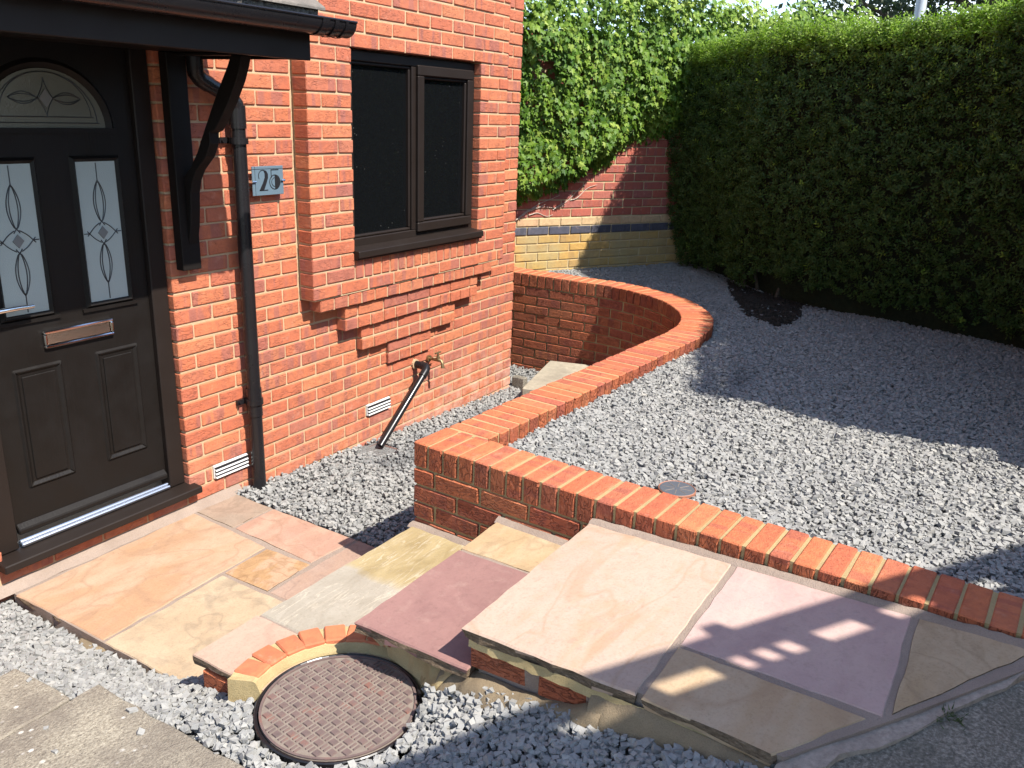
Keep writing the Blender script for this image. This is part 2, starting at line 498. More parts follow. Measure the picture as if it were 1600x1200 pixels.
MSt = Mat('crushed_grey_stone', rough=0.86, spec=0.3)
_t = MSt.attr('tint')
_c = MSt.ramp(_t, [(0.0, (0.145, 0.145, 0.141)), (0.25, (0.208, 0.206, 0.197)), (0.6, (0.262, 0.255, 0.237)), (0.9, (0.322, 0.306, 0.274)), (1.0, (0.40, 0.36, 0.30))])
_n = MSt.noise(MSt.coord(), 150, 4, 0.65)
_c = MSt.mix(MSt.math('MULTIPLY', MSt.ramp(_n, [(0.3, 1.0), (0.6, 0.0)]), 0.30), _c, (0.12, 0.125, 0.13))
MSt.set('Base Color', _c)
MSt.bump(_n, 0.5, 0.003)
stone_mat = MSt.m


def leaf_mat(name, stops, trans=0.35, rough=0.42, spec=0.45, attr=True):
    M = Mat(name, rough=rough, spec=spec)
    f = M.attr('tint') if attr else M.n('ShaderNodeObjectInfo', 'Random')
    c = M.ramp(f, stops)
    c = M.mix(M.math('MULTIPLY', M.noise(M.coord(), 60, 2), 0.35), c, tuple(x * 0.6 for x in stops[0][1]))
    M.set('Base Color', c)
    tr = M.t.nodes.new('ShaderNodeBsdfTranslucent')
    M.t.links.new(M.mix(1.0, c, (1.08, 1.35, 0.5), 'MULTIPLY'), tr.inputs['Color'])
    ms = M.t.nodes.new('ShaderNodeMixShader')
    ms.inputs[0].default_value = trans
    out = M.t.nodes['Material Output']
    M.t.links.new(M.b.outputs[0], ms.inputs[1])
    M.t.links.new(tr.outputs[0], ms.inputs[2])
    M.t.links.new(ms.outputs[0], out.inputs['Surface'])
    return M.m


IVY = [(0.0, (0.036, 0.088, 0.010)), (0.4, (0.088, 0.165, 0.016)), (0.7, (0.160, 0.245, 0.026)), (1.0, (0.29, 0.36, 0.07))]
ivy_mat = leaf_mat('ivy_leaf', IVY, 0.20, 0.5, 0.22)
ivy_one = leaf_mat('ivy_single_leaf', IVY, 0.20, 0.5, 0.22, False)
privet_mat = leaf_mat('privet_leaf', [(0.0, (0.040, 0.072, 0.021)), (0.45, (0.076, 0.130, 0.033)), (0.75, (0.15, 0.22, 0.035)), (1.0, (0.29, 0.42, 0.055))], 0.42, 0.5, 0.3)
tree_mat = leaf_mat('tree_leaf', [(0.0, (0.030, 0.045, 0.022)), (0.6, (0.060, 0.085, 0.036)), (1.0, (0.11, 0.14, 0.06))], 0.25, 0.5, 0.4)
weed_mat = leaf_mat('weed_leaf', [(0.0, (0.04, 0.07, 0.02)), (1.0, (0.10, 0.14, 0.04))], 0.3)
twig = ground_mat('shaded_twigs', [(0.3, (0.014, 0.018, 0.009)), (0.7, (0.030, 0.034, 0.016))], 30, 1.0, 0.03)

# ------------------------------------------------------------------ bricks
_bcache = {}


def brick_template(L, D, H, var):
    key = (round(L, 3), round(D, 3), round(H, 3), var)
    if key in _bcache:
        return _bcache[key]
    rr = random.Random(hash(key) & 0xffffff)
    b = MB()
    b.box(-L / 2, L / 2, -D / 2, D / 2, -H / 2, H / 2)
    b.v = [(x + rr.uniform(-.0018, .0018), y + rr.uniform(-.0012, .0012), z + rr.uniform(-.0016, .0016)) for x, y, z in b.v]
    me = b.mesh('brick', None, 0.0045)
    co = [v.co.copy() for v in me.vertices]
    fs = [tuple(p.vertices) for p in me.polygons]
    _bcache[key] = (co, fs, {})
    return _bcache[key]


def brick_mesh(L, D, H, var, mat):
    co, fs, byname = brick_template(L, D, H, var)
    if mat.name not in byname:
        me = bpy.data.meshes.new('brick')
        me.from_pydata(co, [], fs)
        me.materials.append(mat)
        byname[mat.name] = me
    return byname[mat.name]


class Bricks:
    def __init__(s):
        s.items = []

    def add(s, loc, L, D, H, rz, mat, parent, tilt=0.004, edge=False):
        s.items.append((Vector(loc), L, D, H, rz, mat, parent, ((math.pi / 2 if edge else 0) + random.uniform(-tilt, tilt), random.uniform(-tilt, tilt), random.uniform(-tilt, tilt))))

    def finish(s, limit):
        def score(it):
            p = project(it[0])
            if p is None or not (-30 < p[0] < 1630 and -30 < p[1] < 1230):
                return -1
            return it[1] * it[3] / p[2] ** 2
        items = sorted(s.items, key=score, reverse=True)
        solo = [it for it in items[:limit] if score(it) > 0]
        rest = items[len(solo):]
        for loc, L, D, H, rz, mat, par, t in solo:
            o = bpy.data.objects.new('brick', brick_mesh(L, D, H, random.randrange(4), mat))
            o.location = loc
            o.rotation_euler = (t[0], t[1], rz + t[2])
            link(o, par)
        groups = {}
        for it in rest:
            groups.setdefault(it[6].name, []).append(it)
        for par, its in groups.items():
            vs, fs, mi, rn, mats = [], [], [], [], []
            for loc, L, D, H, rz, mat, p, t in its:
                co, f, _ = brick_template(L, D, H, random.randrange(4))
                Mx = Matrix.Rotation(rz + t[2], 3, 'Z') @ Matrix.Rotation(t[1], 3, 'Y') @ Matrix.Rotation(t[0], 3, 'X')
                n = len(vs)
                vs += [Mx @ c + loc for c in co]
                fs += [tuple(i + n for i in q) for q in f]
                if mat not in mats: mats.append(mat)
                mi += [mats.index(mat)] * len(f)
                rn += [random.random()] * len(f)
            me = bpy.data.meshes.new('brickwork')
            me.from_pydata(vs, [], fs)
            for m in mats: me.materials.append(m)
            me.polygons.foreach_set('material_index', mi)
            a = me.attributes.new('rnd', 'FLOAT', 'FACE')
            a.data.foreach_set('value', rn)
            o = bpy.data.objects.new('brickwork', me)
            o['kind'] = 'stuff'
            link(o, its[0][6])


def course(x0, x1, joint, pitch=0.225, gap=0.010):
    """bricks (centre, length) between x0 and x1 with upright joints at joint + n*pitch"""
    out, n = [], math.floor((x0 - joint) / pitch) - 1
    while True:
        a, b = joint + n * pitch + gap / 2, joint + (n + 1) * pitch - gap / 2
        n += 1
        if a >= x1: break
        if b <= x0: continue
        a2, b2 = max(a, x0), min(b, x1)
        if b2 - a2 < 0.025: continue
        out.append(((a2 + b2) / 2, b2 - a2))
    return out


def zk(k):
    return 2.2 - 0.075 * k if k <= 17 else 2.2 - 0.075 * 17 - 0.0743 * (k - 17)


# ================================================================== GROUND AND SETTING
def sheet(name, pts, mat, kind='structure', parent=None, thick=None):
    b = MB()
    if thick:
        b.prism(pts, (0, 0, -thick), (0, 0, 0))
    else:
        b.add(pts, [tuple(range(len(pts)))])
    o = b.build(name, mat, parent)
    if kind and parent is None: o['kind'] = kind
    return o


def slope_z(y):
    return 0.56 + 0.045 * (-2.0 - max(y, -3.6))


# far ground: one wide sheet with a hole where the garden is cut in
b = MB()
o8 = [(-300, -300), (300, -300), (300, 300), (-300, 300)]
i8 = [(-3.4, -9.0), (7.0, -9.0), (7.0, 4.0), (-3.4, 4.0)]
b.add([(x, y, 0.50) for x, y in o8] + [(x, y, 0.50) for x, y in i8], [(0, 1, 5, 4), (1, 2, 6, 5), (2, 3, 7, 6), (3, 0, 4, 7)])
tag(b.build('ground', far_land), kind='structure')

# driveway beyond the kerb line
kx0, ky0, kx1, ky1 = -1.904, -2.949, -1.288, -3.337
kd = Vector((kx1 - kx0, ky1 - ky0)).normalized()
pA = Vector((kx0, ky0)) - kd * 0.9
pB = Vector((kx1, ky1)) + kd * 2.3
NX, NY = 40, 24
vs, fs = [], []
for j in range(NY + 1):
    for i in range(NX + 1):
        p = pA.lerp(pB, i / NX)
        off = 7.5 * (j / NY) ** 1.6
        q = p + Vector((kd.y, -kd.x)) * off
        q = q + Vector((-0.5, 0)) * (j / NY) * 4
        z = slope_z(q.y) - 0.018 + 0.006 * mnoise.noise((q.x * 3, q.y * 3, 0))
        vs.append((q.x, q.y, z))
for j in range(NY):
    for i in range(NX):
        a = j * (NX + 1) + i
        fs.append((a, a + 1, a + NX + 2, a + NX + 1))
b = MB(); b.add(vs, fs)
tag(b.build('driveway', asphalt, smooth=True), kind='structure')

# kerb strip between the paving and the driveway: concrete edging
b = MB()
kin = [(-1.985, -2.885), (-1.908, -2.888), (-1.600, -3.090), (-1.210, -3.343), (0.2, -4.25)]
kout = [(-2.03, -2.935), (-1.904, -2.949), (-1.657, -3.119), (-1.288, -3.337), (0.1, -4.30)]
pts = []
for a, c in zip(kin, kout):
    pts.append((a, c))
vs, fs = [], []
n = 0
for i in range(len(pts) - 1):
    for k in range(6):
        t = k / 6
        a = Vector(pts[i][0]).lerp(Vector(pts[i + 1][0]), t)
        c = Vector(pts[i][1]).lerp(Vector(pts[i + 1][1]), t)
        j1, j2 = random.uniform(-.003, .003), random.uniform(-.006, .006)
        vs += [(a.x, a.y, slope_z(a.y) - 0.012 + j1), (c.x + j2, c.y + j2, slope_z(c.y) - 0.008 + j1), (a.x, a.y, 0.3), (c.x, c.y, 0.3)]
        n += 1
for i in range(n - 1):
    a = i * 4
    fs += [(a, a + 1, a + 5, a + 4), (a + 1, a + 3, a + 7, a + 5), (a, a + 4, a + 6, a + 2)]
b.add(vs, fs)
tag(b.build('kerb', kerb_mat), kind='structure')

# old concrete path slabs at the lower left
def path_z(y):
    return 0.13 + 0.13 * (-0.6 - y)


def ragged(pts, step=0.09, amp=0.008, seed=1):
    rr = random.Random(seed)
    out = []
    for i in range(len(pts)):
        a, c = Vector(pts[i]), Vector(pts[(i + 1) % len(pts)])
        n = max(1, int((c - a).length / step))
        nv = Vector((c - a).yx) if False else Vector((-(c - a).y, (c - a).x)).normalized()
        for k in range(n):
            j = 0 if k == 0 else rr.uniform(-amp, amp)
            p = a.lerp(c, k / n) + nv * j
            out.append((p.x, p.y))
    return out


path = empty('concrete_path', (-2.6, -1.2, 0.1))
path['kind'] = 'structure'
inv = Matrix.Translation((2.6, 1.2, -0.1))
for pts in ([(-2.333, -0.578), (-2.349, -0.915), (-3.3, -0.915), (-3.3, -0.60), (-2.5, -0.578)],
            [(-2.262, -0.928), (-2.294, -1.301), (-2.321, -1.676), (-2.36, -2.3), (-2.2, -2.72), (-3.6, -1.9), (-3.6, -0.928)]):
    q = [inv @ Vector((x, y, path_z(y))) for x, y in ragged(pts, 0.07, 0.007, len(pts))]
    b = MB(); b.prism(q, (0, 0, -0.3), (0, 0, 0))
    b.build('concrete_slab', concrete, path, 0.006)

# courtyard pad beyond the house corner
b = MB()
b.prism([(1.60, -0.16, 0), (2.36, 0.03, 0), (2.46, -0.32, 0), (1.70, -0.50, 0)], (0, 0, -0.2), (0, 0, -0.015))
tag(b.build('concrete_pad', pad_mat, None, 0.01), kind='structure')
b = MB()
b.box(1.885, 1.945, -0.01, 0.10, -0.3, -0.05)
tag(b.build('concrete_block', asphalt, None, 0.006), 'small grey concrete block at the foot of the house corner', 'block')

# soil under the gravel
O = Vector((-1.013, -1.192))
E1 = Vector((0.99857, -0.05348))
E2 = Vector((-0.05348, -0.99857))
ARC_C, ARC_RI, ARC_RO = Vector((1.45, -0.28)), 1.035, 1.25


def w2(a, c):
    p = O + E1 * a + E2 * c
    return p.x, p.y


def yard_z(x):
    return -0.018 - 0.050 * (x + 0.6)


vs, fs = [], []
NX = 30
for i in range(NX + 1):
    x = -0.868 + 4.07 * i / NX
    vs += [(x, -1.42, yard_z(x) - 0.012), (x, 2.0, yard_z(x) - 0.012)]
for i in range(NX):
    fs.append((2 * i, 2 * i + 2, 2 * i + 3, 2 * i + 1))
b = MB(); b.add(vs, fs)
tag(b.build('courtyard_floor', grit), kind='structure')

BED_Z = 0.582
def outside_wall(x, y, m=0.0):
    """True where the raised bed lies, beyond the outer face of the garden wall by m"""
    d = Vector((x, y)) - O
    a, c = d.dot(E1), d.dot(E2)
    if c > 0.215 + m and a > 0.215 + m and x < 1.5:
        return True
    if x >= 1.45:
        if y < ARC_C.y:
            return (Vector((x, y)) - ARC_C).length > ARC_RO + m
        return x > ARC_C.x + ARC_RO + m
    return False


vs, fs, idx = [], [], {}
st = 0.12
xs = np.arange(-1.2, 7.01, st)
ys = np.arange(-4.6, 2.4, st)
for j, y in enumerate(ys):
    for i, x in enumerate(xs):
        idx[i, j] = len(vs)
        bumpz = 0.012 * mnoise.noise((x * 2.3, y * 2.3, 3))
        vs.append((x, y, BED_Z - 0.014 + bumpz))
for j in range(len(ys) - 1):
    for i in range(len(xs) - 1):
        if all(outside_wall(xs[i + a], ys[j + c], -0.17) for a in (0, 1) for c in (0, 1)):
            fs.append((idx[i, j], idx[i + 1, j], idx[i + 1, j + 1], idx[i, j + 1]))
b = MB(); b.add(vs, fs)
tag(b.build('bed_base', grit, smooth=True), kind='structure')

# front bed height from control points (linear radial basis)
CP = np.array([(-2.02, 0.08, -.05), (-2.02, -.3, -.045), (-2.02, -.5, -.035), (-2.0, -.8, -.012), (-1.98, -.96, .02), (-2.05, -1.08, .09), (-2.12, -1.2, .165), (-2.12, -1.36, .205),
               (-2.17, -1.48, .262), (-2.25, -1.58, .270), (-2.275, -1.72, .272), (-2.23, -1.88, .276), (-2.1, -1.965, .286), (-1.96, -1.97, .305), (-1.83, -1.88, .335), (-1.80, -1.95, .36),
               (-1.88, -2.12, .40), (-1.90, -2.35, .44), (-1.92, -2.6, .485), (-1.94, -2.85, .55), (-2.2, -2.3, .38), (-2.15, -2.7, .50), (-2.36, -2.3, .34), (-2.34, -.58, .10), (-2.35, -.9, .15),
               (-2.29, -1.0, .16), (-2.3, -1.3, .20), (-2.32, -1.6, .24), (-2.6, -.4, .06), (-2.6, 0.08, .0), (-3.0, -.3, .05), (-3.0, .08, .02), (-2.0, -2.95, .58)])
_d = np.linalg.norm(CP[:, None, :2] - CP[None, :, :2], axis=2) + np.eye(len(CP)) * 0.01
_w = np.linalg.solve(_d, CP[:, 2] - 0.2)


def front_z(x, y):
    P = np.stack([np.atleast_1d(x), np.atleast_1d(y)], 1)
    return 0.2 + np.linalg.norm(P[:, None, :] - CP[None, :, :2], axis=2) @ _w


xs = np.linspace(-3.2, -1.80, 36)
ys = np.linspace(-3.0, 0.12, 78)
vs = []
for y in ys:
    vs += [(x, y, z - (0.02 if math.hypot(x + 2.022, y + 1.712) > 0.33 else 0.16)) for x, z in zip(xs, front_z(xs, np.full(len(xs), y)))]
fs = []
for j in range(len(ys) - 1):
    for i in range(len(xs) - 1):
        a = j * len(xs) + i
        fs.append((a, a + 1, a + len(xs) + 1, a + len(xs)))
b = MB(); b.add(vs, fs)
tag(b.build('front_bed_base', grit, smooth=True), kind='structure')

# ================================================================== HOUSE
D = 0.1028
XL, XR = -3.3, 1.868
house = empty('house', (0, 0.1, 0))
tag(house, 'red brick house with black front door, dark window and stepped brick bay', 'house')


def hpart(mb, name, mat, parent=house, bevel=0.0, smooth=False, seg=1):
    o = mb.build(name, mat, None, bevel, smooth, seg)
    o.parent = parent
    o.matrix_parent_inverse = Matrix.Translation(-parent.matrix_world.translation) if parent.matrix_world.translation.length else Matrix()
    return o


bpy.context.view_layer.update()
house.location = (0, 0, 0)
bpy.context.view_layer.update()

DL, DR, DT = -2.0, -1.106, 2.17       # brick opening of the door
Z_TOP = 4.7
wall = MB()
m = 0.007
wall.box(XL, DL - m, D + m, D + 0.3, -0.6, DT)
wall.box(DR + m, XR - m, D + m, D + 0.3, -0.6, DT)
wall.box(XL, XR - m, D + m, D + 0.3, DT, Z_TOP)
wall.box(DL - m, DR + m, D + m, D + 0.3, -0.6, 0.095)
wall.box(XR - 0.3, XR - m, D + 0.3, 5.0, -0.6, Z_TOP)
wall.box(XL, XL + 0.3, D + 0.3, 5.0, -0.6, Z_TOP)
wall_o = wall.build('wall', mortar_house, house)

BX0, BX1 = -0.3275, 1.535
WX0, WX1 = 0.0, 1.2076
WZ0, WZ1 = 1.15, 2.2
bay = MB()
bay.box(BX0 + m, WX0 - m, m, D + m - 0.001, zk(17), Z_TOP)
bay.box(WX1 + m, BX1 - m, m, D + m - 0.001, zk(17), Z_TOP)
bay.box(WX0 - m, WX1 + m, m, D + m - 0.001, WZ1 + m, Z_TOP)
bay.box(WX0 - m, WX1 + m, m, D + m - 0.001, zk(17), 1.105)
TIERS = [(17, 17, -0.27, 1.405, 0.010), (18, 19, -0.055, 1.268, 0.035), (20, 21, 0.107, 1.043, 0.058), (22, 23, 0.375, 0.802, 0.080)]
for k0, k1, x0, x1, y in TIERS:
    bay.box(x0 + m, x1 - m, y + m, D + m - 0.002, zk(k1 + 1) + 0.004, zk(k0) + 0.002)
bay_o = bay.build('window_bay', mortar_house, house)

HB = Bricks()
XJ = -0.333
for k in range(-32, 36):
    z = (zk(k) + zk(k + 1)) / 2
    h = zk(k) - zk(k + 1) - 0.010
    j = XJ if k % 2 else XJ - 0.1125
    segs = []
    if 0.10 < z < DT:
        segs.append((XL, DL, j))
        right = DR
    else:
        right = XL
    if k <= 16:
        segs.append((right, BX0 - 0.006, j))
        segs.append((BX1 + 0.006, XR, XR if k % 2 else XR - 0.1125))
    else:
        segs.append((right, XJ - 0.005 if k % 2 else XJ - 0.1175, j))
        segs.append((XJ + 0.005 if k % 2 else XJ - 0.1075, XR, XJ if k % 2 else XJ - 0.1125))
    if k == 27:      # the two white air vents stand in this course
        segs = [(XL, DL, j)] if right == DR else []
        segs += [(right, -0.973, j), (-0.737, 0.174, XJ), (0.410, XR, XJ)]
    for x0, x1, jj in segs:
        for xc, L in course(x0, x1, jj, 0.2201 if (k > 16 and x0 > -1.0) else 0.225):
            HB.add((xc, D + 0.03 + random.uniform(-.0015, .0015), z), L, 0.06, h, 0, brick_house, wall_o)
    if k <= 16:
        jb = 0.0 if k % 2 else -0.1125
        if 0 <= k <= 13:
            sg = [(BX0, WX0, jb), (WX1, BX1, BX1 if k % 2 == 0 else BX1 - 0.1125)]
        elif k in (14, 15):
            sg = [(BX0, WX0 - 0.004, jb), (WX1 + 0.004, BX1, BX1 if k % 2 == 0 else BX1 - 0.1125)]
        else:
            sg = [(BX0, BX1, jb)]
        for x0, x1, jj in sg:
            for xc, L in course(x0, x1, jj):
                HB.add((xc, 0.049 + random.uniform(-.002, .002), z), L, 0.098, h, 0, brick_house, bay_o)
# bricks on edge under the sill
x = WX0 + 0.004
while x + 0.065 < WX1:
    HB.add((x + 0.0325, 0.049, zk(16) + 0.005 + 0.051), 0.065, 0.098, 0.102, 0, brick_house, bay_o)
    x += 0.0752
for k0, k1, x0, x1, y in TIERS:
    for k in range(k0, k1 + 1):
        z = (zk(k) + zk(k + 1)) / 2
        hd = k == k1
        p = 0.1125 if hd else 0.225
        for xc, L in course(x0, x1, x0 - 0.005 + (0.0 if hd else random.choice((0, -0.1125))), p, 0.009):
            yy = y + (random.uniform(-.003, .002) if hd else random.uniform(-.0015, .0015))
            dd = D - yy - 0.001
            HB.add((xc, yy + dd / 2, z + (random.uniform(-.002, .002) if hd else 0)), L, round(dd, 2), 0.065, 0, brick_house, bay_o, 0.012 if hd else 0.004)
HB.finish(300)

# mortar fillet at the foot of the wall along the landing
b = MB()
pts = []
for i in range(24):
    t = i / 23
    x = -2.06 + 1.25 * t
    w = 0.034 + 0.012 * mnoise.noise((x * 7, 0, 0))
    pts.append((x, w))
vs, fs = [], []
for x, w in pts:
    vs += [(x, D + 0.006, 0.034 + 0.008 * mnoise.noise((x * 9, 1, 0))), (x, D - w, -0.001), (x, D + 0.006, -0.05)]
for i in range(len(pts) - 1):
    a = i * 3
    fs += [(a, a + 1, a + 4, a + 3)]
b.add(vs, fs)
b.build('mortar_fillet', jointing, house, smooth=True)

# air vents
for xc in (-0.855, 0.292):
    z = (zk(27) + zk(28)) / 2 + 0.006
    b = MB()
    b.box(xc - 0.108, xc + 0.108, D - 0.004, D + 0.03, z - 0.034, z + 0.034)
    b.box(xc - 0.106, xc + 0.106, D - 0.010, D - 0.0035, z + 0.026, z + 0.032)
    v = b.build('air_vent', white_plastic, house, 0.002)
    for q in range(3):
        b = MB()
        zz = z - 0.022 + q * 0.019
        b.prism([(xc - 0.104, D - 0.005, zz - 0.007), (xc - 0.104, D - 0.016, zz - 0.009), (xc - 0.104, D - 0.006, zz + 0.006)], (0, 0, 0), (0.208, 0, 0))
        b.build('louvre', white_plastic, v)
        b = MB()
        b.box(xc - 0.104, xc + 0.104, D - 0.0164, D - 0.0045, zz + 0.0045, zz + 0.0098)
        b.build('slot', digit_black, v)

# ---- window
WY = 0.050
win = MB()
def rect_frame(mb, x0, x1, z0, z1, w, y0, y1):
    mb.box(x0, x1, y0, y1, z1 - w, z1)
    mb.box(x0, x1, y0, y1, z0, z0 + w)
    mb.box(x0, x0 + w, y0, y1, z0 + w + .0004, z1 - w - .0004)
    mb.box(x1 - w, x1, y0, y1, z0 + w + .0004, z1 - w - .0004)
rect_frame(win, WX0 + 0.003, WX1 - 0.003, WZ0 + 0.012, WZ1 - 0.004, 0.052, WY, WY + 0.06)
win.box(0.566, 0.612, WY + 0.001, WY + 0.06, WZ0 + 0.0645, WZ1 - 0.0565)
win_o = win.build('window', black_upvc, house, 0.004)
b = MB()
# glazing bead of the fixed light, mitred slope
rect_frame(b, 0.056, 0.5655, WZ0 + 0.0645, WZ1 - 0.0565, 0.016, WY + 0.012, WY + 0.05)
b.build('glazing_bead', black_upvc, win_o, 0.005)
b = MB()
rect_frame(b, 0.600, 1.166, WZ0 + 0.050, WZ1 - 0.046, 0.058, WY - 0.022, WY + 0.030)
rect_frame(b, 0.658, 1.108, WZ0 + 0.108, WZ1 - 0.104, 0.017, WY - 0.008, WY + 0.028)
b.build('opening_sash', black_upvc, win_o, 0.006)
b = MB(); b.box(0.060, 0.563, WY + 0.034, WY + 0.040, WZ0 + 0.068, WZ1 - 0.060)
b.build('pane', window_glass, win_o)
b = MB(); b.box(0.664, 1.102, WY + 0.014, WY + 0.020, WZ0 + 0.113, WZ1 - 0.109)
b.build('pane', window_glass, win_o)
b = MB()
b.prism([(-0.012, 0.10, 1.178), (-0.012, -0.038, 1.158), (-0.012, -0.040, 1.122), (-0.012, -0.028, 1.122), (-0.012, -0.026, 1.108), (-0.012, 0.10, 1.108)], (0, 0, 0), (1.232, 0, 0))
b.build('sill', black_upvc, win_o, 0.003)

# ---- front door
DY = D + 0.040
door = MB()
door.box(-1.915, -1.192, DY + 0.014, DY + 0.058, 0.215, 2.115)
door_o = door.build('front_door', black_door, house, 0.003)
f = MB()
f.box(-1.995, -1.915, DY - 0.012, DY + 0.06, 0.146, 2.16)
f.box(-1.192, -1.110, DY - 0.012, DY + 0.06, 0.146, 2.16)
f.box(-1.9148, -1.1922, DY - 0.012, DY + 0.06, 2.118, 2.16)
f.build('door_frame', black_upvc, door_o, 0.004)
b = MB()
b.prism([(-2.022, DY + 0.05, 0.146), (-2.022, D - 0.055, 0.136), (-2.022, D - 0.057, 0.104), (-2.022, D - 0.040, 0.100), (-2.022, DY + 0.05, 0.100)], (0, 0, 0), (0.945, 0, 0))
b.build('door_sill', black_upvc, door_o, 0.004)
b = MB()
b.box(-1.905, -1.195, DY - 0.018, DY + 0.012, 0.1465, 0.163)
b.box(-1.905, -1.195, DY - 0.005, DY + 0.013, 0.1631, 0.172)
b.build('threshold', alu, door_o, 0.005)
b = MB()
b.prism([(-1.905, DY + 0.014, 0.245), (-1.905, DY - 0.010, 0.222), (-1.905, DY - 0.010, 0.200), (-1.905, DY + 0.014, 0.200)], (0, 0, 0), (0.705, 0, 0))
b.build('weather_bar', black_door, door_o, 0.004)

def moulding(mb, x0, x1, z0, z1, w=0.020, p=0.014):
    """raised mitred moulding round a rectangle"""
    for (ax, az, bx, bz, ix, iz, jx, jz) in ((x0, z0, x1, z0, x0 + w, z0 + w, x1 - w, z0 + w), (x1, z0, x1, z1, x1 - w, z0 + w, x1 - w, z1 - w),
                                             (x1, z1, x0, z1, x1 - w, z1 - w, x0 + w, z1 - w), (x0, z1, x0, z0, x0 + w, z1 - w, x0 + w, z0 + w)):
        ya = DY + 0.0142
        mb.add([(ax, ya, az), (bx, ya, bz), (jx, ya, jz), (ix, ya, iz),
                ((ax * 0.6 + ix * 0.4), ya - p, (az * 0.6 + iz * 0.4)), ((bx * 0.6 + jx * 0.4), ya - p, (bz * 0.6 + jz * 0.4))],
               [(0, 1, 5, 4), (4, 5, 2, 3), (0, 4, 3), (1, 2, 5)])

def ribbons(paths, y, r=0.0022):
    mb = MB()
    for pth in paths:
        mb.tube([(px, y, pz) for px, pz in pth], r, 5)
    return mb

PANES = [(-1.815, -1.652), (-1.464, -1.298)]
PZ0, PZ1 = 1.100, 1.660
for (x0, x1) in PANES:
    b = MB(); moulding(b, x0 - 0.026, x1 + 0.026, PZ0 - 0.028, PZ1 + 0.028, 0.028, 0.016)
    b.box(x0 - 0.045, x1 + 0.045, DY + 0.004, DY + 0.014, PZ0 - 0.043, PZ0 - 0.0285)
    b.build('pane_moulding', black_door, door_o)
    b = MB(); b.box(x0 - 0.006, x1 + 0.006, DY + 0.0095, DY + 0.0135, PZ0 - 0.006, PZ1 + 0.006)
    b.build('pane', frosted, door_o)
    cx, cz = (x0 + x1) / 2, 1.378
    paths = [[(cx, PZ1), (cx, 1.580)], [(cx, PZ0), (cx, 1.176)]]
    for sgn in (1, -1):
        for zt, zb in ((1.590, cz + 0.030), (1.166, cz - 0.030)):
            for scale in (1.0, 0.62):
                pth = []
                for i in range(17):
                    t = i / 16
                    wv = 0.026 * scale * math.sin(math.pi * min(1.0, t * 1.06)) ** 0.8 * (1 if t < 0.94 else 0.5)
                    xw = sgn * (wv if t < 0.9 else -0.012 * (t - 0.9) / 0.1)
                    pth.append((cx + xw, zt + (zb - zt) * t))
                paths.append(pth)
        # curls reaching to the pane edges
        for zs in (1, -1):
            pth = []
            for i in range(13):
                t = i / 12
                pth.append((cx + sgn * (0.010 + 0.058 * t), cz + zs * (0.040 * (1 - t) ** 1.4 + 0.010 * math.sin(math.pi * t) - 0.010 * t)))
            paths.append(pth)
        paths.append([(cx + sgn * 0.062, cz), (cx + sgn * (x1 - x0) / 2, cz)])
    ribbons(paths, DY + 0.009).build('lead_pattern', lead_mat, door_o)
    b = MB()
    b.prism([(cx, DY + 0.009, cz + 0.026), (cx + 0.022, DY + 0.009, cz), (cx, DY + 0.009, cz - 0.026), (cx - 0.022, DY + 0.009, cz)], (0, 0, 0), (0, -0.004, 0))
    b.build('diamond', bevel_glass, door_o)

# half-round fanlight
FCX, FZ, FRX, FRZ = -1.556, 1.795, 0.238, 0.216
def fan_pt(t, s=1.0, dz=0.0):
    return (FCX + FRX * s * math.cos(t), FZ + dz + (FRZ * s) * math.sin(t))
arc = [fan_pt(math.pi * i / 32) for i in range(33)]
b = MB(); b.prism([(px, DY + 0.0135, pz) for px, pz in arc], (0, 0, 0), (0, -0.004, 0))
b.build('fanlight', fan_glass, door_o)
b = MB()
for s0, s1, y0, y1 in ((1.0, 1.10, 0.0138, 0.000), (1.10, 1.17, 0.000, 0.0138)):
    for i in range(32):
        t0, t1 = math.pi * i / 32, math.pi * (i + 1) / 32
        p = [fan_pt(t0, s0), fan_pt(t1, s0), fan_pt(t1, s1), fan_pt(t0, s1)]
        b.add([(p[0][0], DY + y0, p[0][1]), (p[1][0], DY + y0, p[1][1]), (p[2][0], DY + y1, p[2][1]), (p[3][0], DY + y1, p[3][1])], [(0, 1, 2, 3)])
b.box(FCX - 0.285, FCX + 0.285, DY + 0.002, DY + 0.014, FZ - 0.020, FZ - 0.0005)
b.build('fanlight_moulding', black_door, door_o)
paths = [[fan_pt(math.pi * i / 24, 0.86, 0.018) for i in range(25)], [fan_pt(math.pi * i / 24, 0.76, 0.040) for i in range(25)],
         [(FCX - 0.215, FZ + 0.018), (FCX + 0.215, FZ + 0.018)], [(FCX - 0.190, FZ + 0.040), (FCX + 0.190, FZ + 0.040)]]
fc = FZ + 0.108
for sgn in (1, -1):
    for amp in (0.022, 0.014, -0.022, -0.014):
        paths.append([(FCX + sgn * (0.028 + 0.115 * i / 14), fc + amp * math.sin(math.pi * i / 14)) for i in range(15)])
    paths.append([(FCX + sgn * (0.032 * (1 - i / 10) ** 1.6), fc + 0.075 * i / 10) for i in range(11)])
    paths.append([(FCX + sgn * (0.032 * (1 - i / 10) ** 1.6), fc - 0.068 * i / 10) for i in range(11)])
ribbons(paths, DY + 0.009, 0.002).build('lead_pattern', lead_mat, door_o)
b = MB()
b.prism([(FCX, DY + 0.009, fc + 0.034), (FCX + 0.026, DY + 0.009, fc), (FCX, DY + 0.009, fc - 0.034), (FCX - 0.026, DY + 0.009, fc)], (0, 0, 0), (0, -0.004, 0))
b.build('diamond', bevel_glass, door_o)
